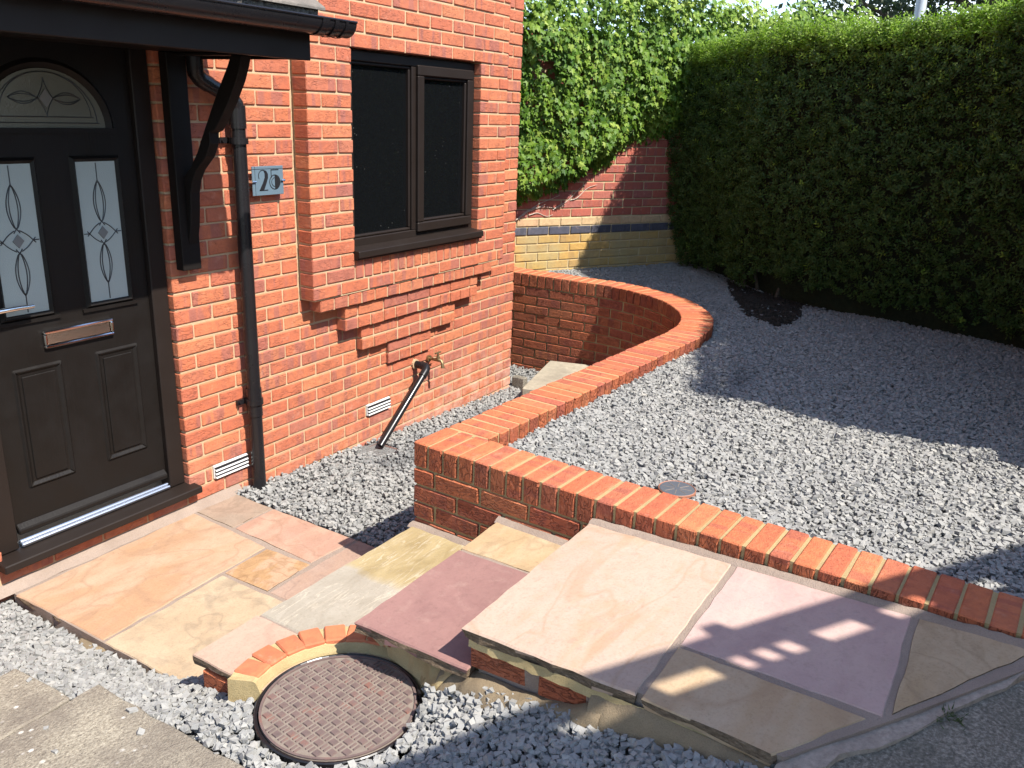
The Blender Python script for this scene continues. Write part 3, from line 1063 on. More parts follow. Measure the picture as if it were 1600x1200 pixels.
# lower panels
for (x0, x1) in ((-1.830, -1.625), (-1.478, -1.275)):
    b = MB(); moulding(b, x0, x1, 0.375, 0.880, 0.024, 0.010)
    b.prism([(x0 + 0.034, DY + 0.0142, 0.409), (x1 - 0.034, DY + 0.0142, 0.409), (x1 - 0.034, DY + 0.0142, 0.846), (x0 + 0.034, DY + 0.0142, 0.846)], (0, 0, 0), (0, -0.007, 0))
    b.build('panel', black_door, door_o, 0.0025)
# letterbox
b = MB()
rect_frame(b, -1.690, -1.385, 0.942, 1.013, 0.012, DY - 0.004, DY + 0.0138)
lb = b.build('letterbox', chrome, door_o, 0.004)
b = MB(); b.prism([(-1.676, DY + 0.004, 0.956), (-1.676, DY + 0.010, 0.956), (-1.676, DY + 0.012, 0.998), (-1.676, DY + 0.008, 0.999)], (0, 0, 0), (0.277, 0, 0))
b.build('letterbox_flap', copper_tint, door_o, 0.002)
# lever handle
b = MB()
b.box(-1.905, -1.868, DY + 0.002, DY + 0.0138, 1.02, 1.25)
b.tube([(-1.886, DY + 0.012, 1.135), (-1.886, DY - 0.045, 1.135)], 0.010, 10)
b.tube([(-1.895, DY - 0.045, 1.135), (-1.86, DY - 0.048, 1.136), (-1.80, DY - 0.046, 1.136), (-1.738, DY - 0.042, 1.133)], [0.011, 0.010, 0.0095, 0.008], 10)
b.build('door_handle', chrome, door_o, 0.0, True)

# ---- porch canopy
CX0, CX1, CY = -2.75, -0.905, -0.60
can = MB()
can.box(CX0, CX1 - 0.02, CY + 0.022, D - 0.002, 2.105, 2.125)
can.box(CX1 - 0.024, CX1 - 0.002, CY + 0.022, D - 0.002, 2.084, 2.30)
can.prism([(CX0, CY + 0.03, 2.13), (CX0, D - 0.002, 2.13), (CX0, D - 0.002, 2.72), (CX0, CY + 0.03, 2.262)], (0, 0, 0), (CX1 - 0.03 - CX0, 0, 0))
can_o = can.build('porch_canopy', black_paint, house)
b = MB(); b.box(CX0, CX1, CY, CY + 0.020, 2.080, 2.240)
b.build('fascia', black_upvc, can_o, 0.003)
# half-round gutter
gy, gz, gr = -0.665, 2.228, 0.056
b = MB()
def gutter_section(x0, x1, r):
    n = 14
    ring = lambda x, rr: [(x, gy + rr * math.cos(math.pi + math.pi * i / n), gz + rr * math.sin(math.pi + math.pi * i / n)) for i in range(n + 1)]
    A, B_, C_, D_ = ring(x0, r), ring(x1, r), ring(x0, r - 0.003), ring(x1, r - 0.003)
    k = n + 1
    fs = []
    for i in range(n):
        fs += [(i, i + 1, k + i + 1, k + i), (2 * k + i + 1, 2 * k + i, 3 * k + i, 3 * k + i + 1), (k + i, k + i + 1, 3 * k + i + 1, 3 * k + i), (i + 1, i, 2 * k + i, 2 * k + i + 1)]
    fs += [(0, k, 3 * k, 2 * k), (n, 2 * k + n, 3 * k + n, k + n)]
    b.add(A + B_ + C_ + D_, fs)
gutter_section(CX0, -0.770, gr)
gutter_section(-0.962, -0.925, gr + 0.005)
gutter_section(-0.895, -0.875, gr + 0.006)
gutter_section(-0.835, -0.820, gr + 0.005)
b.tube([(CX0, gy - gr, gz + 0.002), (-0.770, gy - gr, gz + 0.002)], 0.005, 6)
b.build('gutter', black_pipe, can_o, 0, True)
# roof tiles on the canopy
def tile_row(row):
    y0, z0 = CY - 0.055 + row * 0.26, 2.262 + row * 0.155
    x = CX0
    i = 0
    while x < CX1 - 0.02:
        w = min(0.295, CX1 + 0.035 - x)
        if CX1 - (x + w) < 0.1: w = CX1 + 0.035 - x
        b = MB()
        jz = random.uniform(-.003, .003)
        b.prism([(x + 0.002, y0, z0 + jz), (x + 0.002, y0, z0 + 0.014 + jz), (x + 0.002, y0 + 0.34, z0 + 0.216), (x + 0.002, y0 + 0.34, z0 + 0.202)], (0, 0, 0), (w - 0.004, 0, 0))
        b.build('tile', tile_mat, can_o, 0.003)
        x += w
        i += 1
tile_row(0); tile_row(1); tile_row(2)
# ragged mortar bedding between tiles and gutter
vs, fs = [], []
nn = 110
for i in range(nn + 1):
    x = CX0 + (CX1 + 0.01 - CX0) * i / nn
    dz = 0.016 * mnoise.noise((x * 26, 0, 0)) + 0.010 * mnoise.noise((x * 70, 2, 0))
    yy = CY - 0.040 + 0.012 * mnoise.noise((x * 40, 5, 0))
    vs += [(x, yy, 2.270), (x, yy + 0.004, 2.240 + dz), (x, yy + 0.05, 2.232)]
for i in range(nn):
    a = i * 3
    fs += [(a, a + 3, a + 4, a + 1), (a + 1, a + 4, a + 5, a + 2)]
b = MB(); b.add(vs, fs)
b.build('mortar_bedding', dark_mortar, can_o)
# gallows bracket: wall post, top arm and ogee brace
br = MB()
br.box(-1.078, -0.980, 0.050, D - 0.001, 1.186, 2.104)
br.box(-1.040, -0.985, CY + 0.024, 0.0495, 2.092, 2.1045)
front = [(-0.36, 2.0915), (-0.345, 2.05), (-0.319, 1.995), (-0.266, 1.914), (-0.205, 1.838), (-0.170, 1.800), (-0.140, 1.790), (-0.137, 1.745), (-0.105, 1.690), (-0.039, 1.631), (-0.008, 1.585), (0.010, 1.53), (0.018, 1.45), (0.028, 1.38), (0.0495, 1.30)]
backp = [(0.0495, 1.600), (0.0, 1.640), (-0.05, 1.705), (-0.10, 1.790), (-0.190, 1.935), (-0.270, 2.05), (-0.295, 2.0915)]
outline = front + backp
br.prism([(-1.040, y, z) for y, z in outline], (0, 0, 0), (0.050, 0, 0))
br.build('bracket', black_paint, can_o, 0.003)

# ================================================================== PIPES, SIGN, TAP
px, py = -0.725, 0.048
dp = empty('downpipe', (px, py, -0.05))
tag(dp, 'black plastic downpipe with swan neck running down the brick wall', 'downpipe')
def tpart(mb, name, mat, root, bevel=0.0, smooth=False):
    o = mb.build(name, mat, None, bevel, smooth)
    o.parent = root
    o.location = -Vector(root.location)
    return o
b = MB()
b.tube([(px, py, 1.86), (px, py, 0.56), (px, py, -0.06)], 0.034, 20)
b.tube([(px, py, 1.90), (px, py, 1.80)], 0.039, 20)
b.tube([(px, py, 0.40), (px, py, 0.545)], 0.038, 20)
tpart(b, 'pipe', black_pipe, dp, 0, True)
b = MB()
b.tube([(-0.945, py - 0.01, 2.105), (-0.945, py - 0.01, 2.06), (-0.938, py, 2.030), (-0.915, py, 2.005), (-0.875, py, 1.985)], 0.036, 18)
b.tube([(-0.875, py, 1.985), (-0.78, py, 1.945)], 0.033, 18)
b.tube([(-0.80, py, 1.953), (-0.755, py, 1.930), (-0.732, py, 1.905), (px, py, 1.875), (px, py, 1.83)], 0.0375, 18)
tpart(b, 'swan_neck', black_pipe, dp, 0, True)
for z in (1.745, 0.475):
    b = MB()
    b.tube([(px, py, z - 0.014), (px, py, z + 0.014)], 0.044, 20)
    b.box(px - 0.075, px + 0.075, D - 0.016, D - 0.004, z - 0.013, z + 0.013)
    b.tube([(px - 0.062, D - 0.017, z), (px - 0.062, D - 0.026, z)], 0.007, 8)
    tpart(b, 'pipe_clip', black_pipe, dp, 0, True)

wp = empty('waste_pipe', (0.66, 0.10, 0.34))
tag(wp, 'short slanting black waste pipe dropping from the wall into a gully', 'pipe')
b = MB()
b.tube([(0.66, D + 0.01, 0.338), (0.66, 0.060, 0.338), (0.66, 0.035, 0.335)], 0.024, 16)
b.tube([(0.66, 0.045, 0.338), (0.66, 0.015, 0.336), (0.654, 0.005, 0.328), (0.635, -0.002, 0.312), (0.60, -0.004, 0.288)], 0.0275, 16)
tpart(b, 'elbow', black_pipe, wp, 0, True)
b = MB()
b.tube([(0.615, -0.004, 0.298), (0.165, -0.020, -0.045)], 0.0215, 16)
tpart(b, 'pipe', black_pipe, wp, 0, True)
b = MB()
b.tube([(0.66, D + 0.004, 0.338), (0.66, D - 0.012, 0.338)], 0.033, 14)
tpart(b, 'mortar_collar', mortar_house, wp, 0, False)

gl = empty('drain_gully', (0.13, -0.02, -0.08))
tag(gl, 'dark brown drain gully grid under the slanting waste pipe', 'drain')
b = MB(); rect_frame(b, -0.09, 0.11, -0.11, 0.09, 0.014, -0.012, 0.012)
b.v = [(x, z, y) for x, y, z in b.v]
g = b.build('frame', cast_iron, gl, 0.002)
for i in range(9):
    b = MB(); b.box(-0.074 + i * 0.020, -0.064 + i * 0.020, -0.095, 0.075, -0.006, 0.008)
    b.build('bar', cast_iron, gl)
b = MB(); b.box(-0.075, 0.096, -0.096, 0.076, -0.05, -0.03)
b.build('sump', soil, gl)

tp = empty('garden_tap', (0.80, 0.09, 0.345))
tag(tp, 'small brass garden tap on the brick wall above the slanting pipe', 'tap')
b = MB()
b.tube([(0, 0.012, 0), (0, -0.004, 0)], 0.022, 12)
b.tube([(0, 0, 0), (0, -0.035, 0), (0, -0.075, 0.004)], [0.010, 0.0095, 0.014], 12)
b.tube([(0, -0.075, 0.004), (0, -0.098, 0.000), (0, -0.108, -0.018), (0, -0.109, -0.045)], [0.013, 0.011, 0.0105, 0.013], 12)
b.build('tap_body', brass, tp, 0, True)
b = MB()
b.tube([(0, -0.072, 0.014), (0, -0.070, 0.052)], 0.007, 10)
b.tube([(-0.028, -0.069, 0.052), (0.028, -0.069, 0.052)], 0.006, 8)
b.tube([(0, -0.072, 0.012), (0, -0.071, 0.026)], 0.012, 10)
b.build('tap_handle', brass, tp, 0, True)

# number sign
sg = empty('house_number_sign', (-0.538, 0.07, 1.556))
tag(sg, 'blue grey acrylic number plate reading 25 beside the downpipe', 'sign')
b = MB(); b.box(-0.099, 0.099, 0, 0.006, -0.069, 0.069)
b.build('plate', plate_mat, sg, 0.0015)
def glyph(paths):
    mb = MB()
    for poly in paths:
        mb.prism([(x, -0.0002, z) for x, z in poly], (0, 0, 0), (0, -0.0016, 0))
    return mb
def arc_band(cx, cz, r0, r1, a0, a1, n=18, ex=1.0):
    quads = []
    for i in range(n):
        t0, t1 = R(a0 + (a1 - a0) * i / n), R(a0 + (a1 - a0) * (i + 1) / n)
        quads.append([(cx + ex * r1 * math.cos(t0), cz + r1 * math.sin(t0)), (cx + ex * r1 * math.cos(t1), cz + r1 * math.sin(t1)),
                      (cx + ex * r0 * math.cos(t1), cz + r0 * math.sin(t1)), (cx + ex * r0 * math.cos(t0), cz + r0 * math.sin(t0))])
    return quads
# 2: hairline loop on the left, heavy stroke sweeping down
two = arc_band(-0.034, 0.024, 0.0255, 0.0285, 80, 210, 16)
two += [[(-0.030, 0.052), (-0.012, 0.047), (-0.002, 0.032), (-0.002, 0.014), (-0.014, -0.014), (-0.030, -0.044), (-0.058, -0.044), (-0.034, -0.008), (-0.022, 0.016), (-0.022, 0.036)][::-1]]
two += [[(-0.058, -0.046), (-0.004, -0.046), (-0.004, -0.0425), (-0.058, -0.0425)]]
# 5: hairline top and back, ring with a solid right half
five = [[(0.018, 0.049), (0.068, 0.049), (0.068, 0.0525), (0.018, 0.0525)], [(0.018, 0.012), (0.0212, 0.012), (0.0212, 0.0495), (0.018, 0.0495)]]
five += arc_band(0.042, -0.008, 0.0325, 0.0355, 90, 270, 18)
five += arc_band(0.042, -0.008, 0.020, 0.0222, 90, 270, 14)
five += [[(0.042, -0.0435)] + [(0.042 + 0.0355 * math.cos(R(a)), -0.008 + 0.0355 * math.sin(R(a))) for a in range(-90, 91, 12)]]
glyph(two).build('digit_two', digit_black, sg)
glyph(five).build('digit_five', digit_black, sg)
b = MB()
b.box(-0.099, 0.099, -0.0012, -0.0003, 0.0555, 0.0568)
b.box(-0.083, -0.0818, -0.0012, -0.0003, -0.069, 0.069)
b.build('border_line', digit_black, sg)
for s in (-1, 1):
    b = MB()
    b.tube([(s * 0.103, 0.033, -0.002), (s * 0.101, -0.004, -0.002)], 0.007, 12)
    b.tube([(s * 0.103, -0.004, -0.002), (s * 0.080, -0.004, -0.002)], 0.0045, 8)
    b.build('fixing', chrome, sg, 0, True)

# ================================================================== GARDEN WALL
TOPZ = 0.644
gw = empty('garden_wall', (O.x, O.y, 0))
tag(gw, 'low red brick garden wall with brick on edge coping curving round the courtyard', 'wall')
GA = math.atan2(E1.y, E1.x)
GB = Bricks()


def gpart(mb, name, mat, bevel=0.0, smooth=False):
    return tpart(mb, name, mat, gw, bevel, smooth)


def gadd(x, y, z, L, Dp, H, rz):
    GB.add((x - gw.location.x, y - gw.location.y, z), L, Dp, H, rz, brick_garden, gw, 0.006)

# Bricks.score uses local positions, so keep the wall's root at the world origin
gw.location = (0, 0, 0)
FL = 3.6
TAN_A = (Vector((1.45 - 0.0554, -1.3136)) - O).dot(E1)     # length of the straight leg along the courtyard face
# coping of the front leg: bricks across the wall, 65 mm along it
nfront = int(FL / 0.0762)
for j in range(nfront):
    x, y = w2(0.1075, 0.0762 * j + 0.0325)
    GB.add((x, y, TOPZ - 0.0512 + random.uniform(-.002, .002)), 0.215, 0.1025, 0.065, GA, brick_garden, gw, 0.008, True)
# coping of the straight long leg
a = 0.226
while a + 0.065 < TAN_A + 0.02:
    x, y = w2(a + 0.0325, 0.1075)
    GB.add((x, y, TOPZ - 0.0512 + random.uniform(-.002, .002)), 0.215, 0.1025, 0.065, GA + math.pi / 2, brick_garden, gw, 0.008, True)
    a += 0.0762
a_end = a
# coping round the arc, then straight on beside the house
th0 = math.atan2(-1.3136 + 0.28, 1.3946 - 1.45) + (a_end - TAN_A) / 1.13
th = th0
RM = (ARC_RI + ARC_RO) / 2
dth = 0.0745 / 1.07
while th < -0.02:
    t = th + 0.032 / 1.07
    x, y = ARC_C.x + RM * math.cos(t), ARC_C.y + RM * math.sin(t)
    GB.add((x, y, TOPZ - 0.0512 + random.uniform(-.002, .002)), 0.215, 0.1025, 0.066, t, brick_garden, gw, 0.008, True)
    th += dth
y = ARC_C.y + 0.006
while y < 1.35:
    GB.add((ARC_C.x + RM, y + 0.0325, TOPZ - 0.0512 + random.uniform(-.002, .002)), 0.215, 0.1025, 0.065, 0, brick_garden, gw, 0.008, True)
    y += 0.0762
# stretcher courses: front leg
for r in range(8):
    z = TOPZ - 0.1125 - 0.0325 - 0.075 * r
    j = 0.1075 if r % 2 == 0 else 0.22
    for yc, L in course(0.0, FL - 0.2, j, 0.225, 0.010):
        x, y = w2(0.03 + random.uniform(-.002, .002), yc)
        GB.add((x, y, z), L, 0.06, 0.065, math.atan2(E2.y, E2.x), brick_garden, gw)
    for xc, L in course(0.066, TAN_A, 0.1075 if r % 2 else 0.22, 0.225, 0.010):
        x, y = w2(xc, 0.03)
        GB.add((x, y, z), L, 0.06, 0.065, GA, brick_garden, gw)
# curved inner face and the end beyond the house corner
ARCL = (0.0 - th0) * ARC_RI
for r in range(10):
    z = TOPZ - 0.1125 - 0.0325 - 0.075 * r
    for scn, L in course(0.0, ARCL + 1.6, 0.05 if r % 2 == 0 else 0.1625, 0.225, 0.010):
        if scn < ARCL:
            t = th0 + scn / ARC_RI
            rr = ARC_RI + 0.032 + random.uniform(-.002, .002)
            GB.add((ARC_C.x + rr * math.cos(t), ARC_C.y + rr * math.sin(t), z), L, 0.06, 0.065, t + math.pi / 2, brick_garden, gw)
        else:
            GB.add((ARC_C.x + ARC_RI + 0.032 + random.uniform(-.002, .002), ARC_C.y + scn - ARCL, z), L, 0.06, 0.065, math.pi / 2, brick_garden, gw)
GB.finish(298)
# mortar body swept along the wall
def sweep(path_in, path_out, z0, z1):
    vs, fs = [], []
    n = len(path_in)
    for (ax, ay), (bx, by) in zip(path_in, path_out):
        vs += [(ax, ay, z0), (bx, by, z0), (bx, by, z1), (ax, ay, z1)]
    for i in range(n - 1):
        q = i * 4
        for k in range(4):
            fs.append((q + k, q + (k + 1) % 4, q + 4 + (k + 1) % 4, q + 4 + k))
    fs += [(3, 2, 1, 0), tuple((n - 1) * 4 + k for k in range(4))]
    b = MB(); b.add(vs, fs)
    return b
mi = 0.009
b = sweep([w2(mi, mi), w2(mi, FL)], [w2(0.215 - mi, mi), w2(0.215 - mi, FL)], -0.4, TOPZ - 0.005)
gpart(b, 'mortar', mortar_garden)
pin = [w2(0.20, mi), w2(TAN_A, mi)]
pout = [w2(0.20, 0.215 - mi), w2(TAN_A, 0.215 - mi)]
t0 = math.atan2(-1.3136 + 0.28, 1.3946 - 1.45)
for i in range(1, 41):
    t = t0 * (1 - i / 40)
    pin.append((ARC_C.x + (ARC_RI + 0.015) * math.cos(t), ARC_C.y + (ARC_RI + 0.015) * math.sin(t)))
    pout.append((ARC_C.x + (ARC_RO - mi) * math.cos(t), ARC_C.y + (ARC_RO - mi) * math.sin(t)))
pin.append((ARC_C.x + ARC_RI + mi, 1.40)); pout.append((ARC_C.x + ARC_RO - mi, 1.40))
gpart(sweep(pin, pout, -0.4, TOPZ - 0.003), 'mortar', mortar_garden)

# ================================================================== PAVING AND STEPS
def slab(parent, pts, zf, mat, thick=0.032, seed=0, inset=0.0):
    """riven sandstone slab: ragged outline, slightly uneven top"""
    rr = random.Random(seed)
    pts2 = ragged(pts, 0.055, 0.0035, seed)
    c = Vector((sum(p[0] for p in pts) / len(pts), sum(p[1] for p in pts) / len(pts)))
    top = [Vector((x, y, zf(x, y))) for x, y in pts2]
    n = len(top)
    vs, fs = [], []
    inner = [Vector((c.x + (p.x - c.x) * 0.985, c.y + (p.y - c.y) * 0.985, p.z + 0.0005)) for p in top]
    edge = [p + Vector((0, 0, -0.0035 - rr.random() * 0.002)) for p in top]
    bot = []
    for p in top:
        d = (Vector((p.x, p.y)) - c).normalized() * rr.uniform(-.014, .002)
        bot.append(Vector((p.x + d.x, p.y + d.y, p.z - thick)))
    mid = []
    for p in top:
        d = (Vector((p.x, p.y)) - c).normalized() * rr.uniform(-.008, .005)
        mid.append(Vector((p.x + d.x, p.y + d.y, p.z - thick * rr.uniform(.4, .65))))
    vs = inner + edge + mid + bot
    fs = [tuple(range(n))]
    for k in range(3):
        for i in range(n):
            fs.append((k * n + i, k * n + (i + 1) % n, (k + 1) * n + (i + 1) % n, (k + 1) * n + i))
    fs.append(tuple(range(3 * n, 4 * n))[::-1])
    b = MB(); b.add(vs, fs)
    o = b.build('paving_slab', mat, parent)
    o.data.materials.append(riven_edge)
    for p in o.data.polygons:
        if abs(p.normal.z) < 0.35: p.material_index = 1
    return o

ME = Mat('riven_edge', rough=0.95, spec=0.15)
_v = ME.coord((1, 1, 2.5))
_n = ME.noise(_v, 60, 5, 0.7)
ME.set('Base Color', ME.ramp(_n, [(0.3, (0.10, 0.072, 0.048)), (0.55, (0.22, 0.16, 0.105)), (0.75, (0.34, 0.25, 0.17))]))
ME.bump(_n, 1.0, 0.02)
riven_edge = ME.m
flat = lambda z: (lambda x, y: z)
sm_peach = slab_mat('peach_sandstone', (0.42, 0.265, 0.165), (0.39, 0.21, 0.105), (0.33, 0.185, 0.105), 0.15, 3.0, 1.7, 0.55)
sm_cream = slab_mat('cream_sandstone', (0.41, 0.305, 0.19), (0.38, 0.265, 0.155), (0.25, 0.185, 0.12), 0.5, 1.6, 2.4, 0.7)
sm_brown = slab_mat('brown_sandstone', (0.27, 0.195, 0.14), (0.32, 0.215, 0.15), (0.22, 0.145, 0.10), 0.2, 2, 2.5)
sm_pinkor = slab_mat('pink_orange_sandstone', (0.42, 0.25, 0.17), (0.37, 0.20, 0.14), (0.32, 0.165, 0.10), 0.8, 2, 2.6, 0.6)
sm_amber = slab_mat('amber_sandstone', (0.38, 0.21, 0.085), (0.42, 0.25, 0.145), (0.25, 0.13, 0.05), 0.6, 2, 5, 0.7, edges=(0.46, 0.52))
sm_dusk = slab_mat('dusky_pink_sandstone', (0.34, 0.225, 0.17), (0.33, 0.205, 0.145), (0.25, 0.155, 0.12), 0.1, 2, 3)
sm_salmon = slab_mat('salmon_sandstone', (0.42, 0.27, 0.195), (0.39, 0.245, 0.175), (0.36, 0.22, 0.155), 0.3, 1.6, 1.5, 0.35)
sm_rose = slab_mat('pale_rose_sandstone', (0.42, 0.295, 0.225), (0.41, 0.28, 0.21), (0.39, 0.235, 0.13), 0.9, 5, 1.3, 0.6)
sm_plum = slab_mat('mauve_sandstone', (0.44, 0.285, 0.255), (0.39, 0.24, 0.22), (0.47, 0.32, 0.27), 0.2, 3, 1.6, 0.5)
sm_maroon = slab_mat('maroon_sandstone', (0.255, 0.122, 0.108), (0.225, 0.105, 0.096), (0.29, 0.142, 0.125), 0.3, 1.6, 1.6, 0.5)
sm_tan = slab_mat('tan_sandstone', (0.42, 0.295, 0.165), (0.38, 0.25, 0.12), (0.30, 0.195, 0.10), 0.5, 3, 2.4, 0.6)
sm_ochre = slab_mat('ochre_sandstone', (0.43, 0.305, 0.185), (0.40, 0.265, 0.14), (0.37, 0.22, 0.11), 1.2, 4, 1.5, 0.6)
# the grey-green slab turns ochre along its far end
Mg = Mat('grey_green_sandstone', rough=0.8, spec=0.25)
_m = Mg.noise(Mg.coord((1.0, 2.5, 1.0), (0, 0, 0.1)), 5.5, 6, 0.65, 0.6)
_r = Mg.math('ABSOLUTE', Mg.math('SUBTRACT', Mg.noise(Mg.coord((1.6, 13.0, 1.0), (0, 0, 0.10)), 2.2, 4, 0.55, 1.0), 0.5))
_s = Mg.math('MULTIPLY', Mg.ramp(_r, [(0.0, 1.0), (0.03, 0.0)]), Mg.ramp(Mg.noise(Mg.coord(), 6, 3), [(0.45, 0.0), (0.6, 1.0)]))
_x = Mg.n('ShaderNodeSeparateXYZ', 'X', Vector=Mg.coord())
_e = Mg.math('ADD', _x, Mg.math('MULTIPLY', Mg.noise(Mg.coord(), 7, 5, 0.65), 0.20))
_mk = Mg.n('ShaderNodeMapRange', Value=_e, From_Min=-1.37, From_Max=-1.31)
_g = Mg.ramp(_m, [(0.35, (0.245, 0.212, 0.165)), (0.65, (0.300, 0.265, 0.213))])
_o = Mg.ramp(_m, [(0.35, (0.235, 0.175, 0.085)), (0.65, (0.315, 0.245, 0.13))])
_c = Mg.mix(_mk, _g, _o)
_c = Mg.mix(Mg.math('MULTIPLY', _s, 0.55), _c, (0.46, 0.40, 0.31))
_gr = Mg.noise(Mg.coord(), 120, 4, 0.7)
_c = Mg.mix(Mg.math('MULTIPLY', Mg.ramp(_gr, [(0.3, 1.0), (0.5, 0.0)]), 0.35), _c, (0.17, 0.14, 0.10))
Mg.set('Base Color', _c)
Mg.bump(Mg.math('ADD', Mg.math('MULTIPLY', _m, 0.8), Mg.math('ADD', Mg.math('MULTIPLY', _s, 0.12), Mg.math('MULTIPLY', _gr, 0.12))), 0.5, 0.007)
sm_grey = Mg.m

landing = empty('landing', (0, 0, 0))
landing['kind'] = 'structure'
LAND = [
    ([(-1.997, 0.052), (-1.986, -0.501), (-1.153, -0.459), (-1.117, 0.072)], sm_peach),
    ([(-1.990, -0.515), (-1.985, -0.944), (-1.95, -1.0), (-1.426, -1.0), (-1.424, -0.492)], sm_cream),
    ([(-1.103, 0.072), (-0.858, 0.070), (-0.862, -0.188), (-1.113, -0.193)], sm_brown),
    ([(-1.112, -0.208), (-0.864, -0.203), (-0.868, -0.745), (-1.138, -0.722)], sm_pinkor),
    ([(-1.410, -0.487), (-1.163, -0.475), (-1.152, -0.729), (-1.408, -0.742)], sm_amber),
    ([(-1.410, -0.757), (-0.866, -0.760), (-0.868, -1.0), (-1.412, -1.0)], sm_dusk)]
for i, (p, mt) in enumerate(LAND):
    slab(landing, p, flat(0.0), mt, 0.03, 20 + i)
b = MB()
b.prism([(-1.992, 0.075, 0), (-1.992, -0.50, 0), (-1.978, -1.25, 0), (-0.872, -1.22, 0), (-0.862, 0.075, 0)], (0, 0, -0.35), (0, 0, -0.0025))
b.build('mortar_bed', jointing, landing)
b = MB()   # lump of mortar squeezed out at the landing's side
b.prism([(-1.995, -0.37, 0), (-2.03, -0.40, 0), (-2.04, -0.45, 0), (-2.02, -0.50, 0), (-1.985, -0.53, 0)], (0, 0, -0.12), (0, 0, -0.02))
b.build('mortar_lump', mortar_mud, landing, 0.012)

steps = empty('garden_steps', (0, 0, 0))
tag(steps, 'three sandstone steps rising beside the brick wall from the doorstep', 'steps')
slab(steps, [(-2.102, -1.180), (-1.842, -1.178), (-1.846, -1.50), (-2.100, -1.50)], flat(0.285), sm_salmon, 0.034, 41)
slab(steps, [(-1.832, -1.186), (-1.016, -1.206), (-1.042, -1.70), (-1.834, -1.70)], flat(0.286), sm_grey, 0.034, 42)
slab(steps, [(-1.862, -1.629), (-1.318, -1.633), (-1.318, -2.045), (-1.857, -2.038)], flat(0.440), sm_maroon, 0.034, 43)
slab(steps, [(-1.308, -1.634), (-1.056, -1.628), (-1.056, -2.045), (-1.308, -2.045)], flat(0.440), sm_tan, 0.034, 44)
b = MB()
b.prism([(-2.075, -1.215, 0), (-1.03, -1.235, 0), (-1.06, -1.72, 0), (-1.80, -1.72, 0), (-1.80, -1.45, 0), (-2.075, -1.42, 0)], (0, 0, -0.2), (0, 0, 0.252))
b.prism([(-1.765, -1.665, 0), (-1.05, -1.665, 0), (-1.06, -2.10, 0), (-1.80, -2.10, 0)], (0, 0, 0.1), (0, 0, 0.407))
b.build('mortar_core', mortar_bed, steps, 0.006)
for (x, y, z, L, rz) in ((-2.062, -1.31, 0.212, 0.18, math.pi / 2), (-2.062, -1.31, 0.137, 0.18, math.pi / 2), (-1.745, -1.80, 0.365, 0.215, math.pi / 2), (-1.745, -2.02, 0.365, 0.18, math.pi / 2)):
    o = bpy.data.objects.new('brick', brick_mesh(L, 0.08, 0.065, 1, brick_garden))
    o.location = (x, y, z); o.rotation_euler = (0, 0, rz)
    link(o, steps)
b = MB()
b.box(-1.322, -1.302, -2.04, -1.640, 0.39, 0.4375)
b.build('jointing', jointing, steps)
b = MB()
b.box(-1.850, -1.826, -1.48, -1.188, 0.24, 0.2825)
b.build('jointing', jointing, steps)
# jointing fillets where the treads meet the wall
def fillet(parent, pts, w, z_of, hgt=0.012, mat=jointing, seed=0):
    vs, fs = [], []
    n = 0
    for i in range(len(pts) - 1):
        a, c = Vector(pts[i]), Vector(pts[i + 1])
        m_ = max(2, int((c - a).length / 0.03))
        for k in range(m_ + (i == len(pts) - 2)):
            p = a.lerp(c, k / m_)
            nv = Vector((-(c - a).y, (c - a).x)).normalized()
            ww = w * (1 + 0.25 * mnoise.noise((p.x * 22, p.y * 22, seed)))
            q = p + nv * ww
            z = z_of(p.y)
            vs += [(p.x, p.y, z + hgt * (1 + 0.4 * mnoise.noise((p.x * 30, p.y * 30, seed + 4)))), ((p.x * 0.4 + q.x * 0.6), (p.y * 0.4 + q.y * 0.6), z + hgt * 0.6), (q.x, q.y, z - 0.003)]
            n += 1
    for i in range(n - 1):
        a = i * 3
        fs += [(a, a + 3, a + 4, a + 1), (a + 1, a + 4, a + 5, a + 2)]
    b = MB(); b.add(vs, fs)
    return b.build('mortar_fillet', mat, parent, smooth=True)
fillet(steps, [w2(-0.002, 0.44), w2(-0.002, 0.0)], 0.034, lambda y: 0.286, seed=1)
fillet(steps, [w2(-0.002, 0.84), w2(-0.002, 0.43)], 0.034, lambda y: 0.440, seed=2)

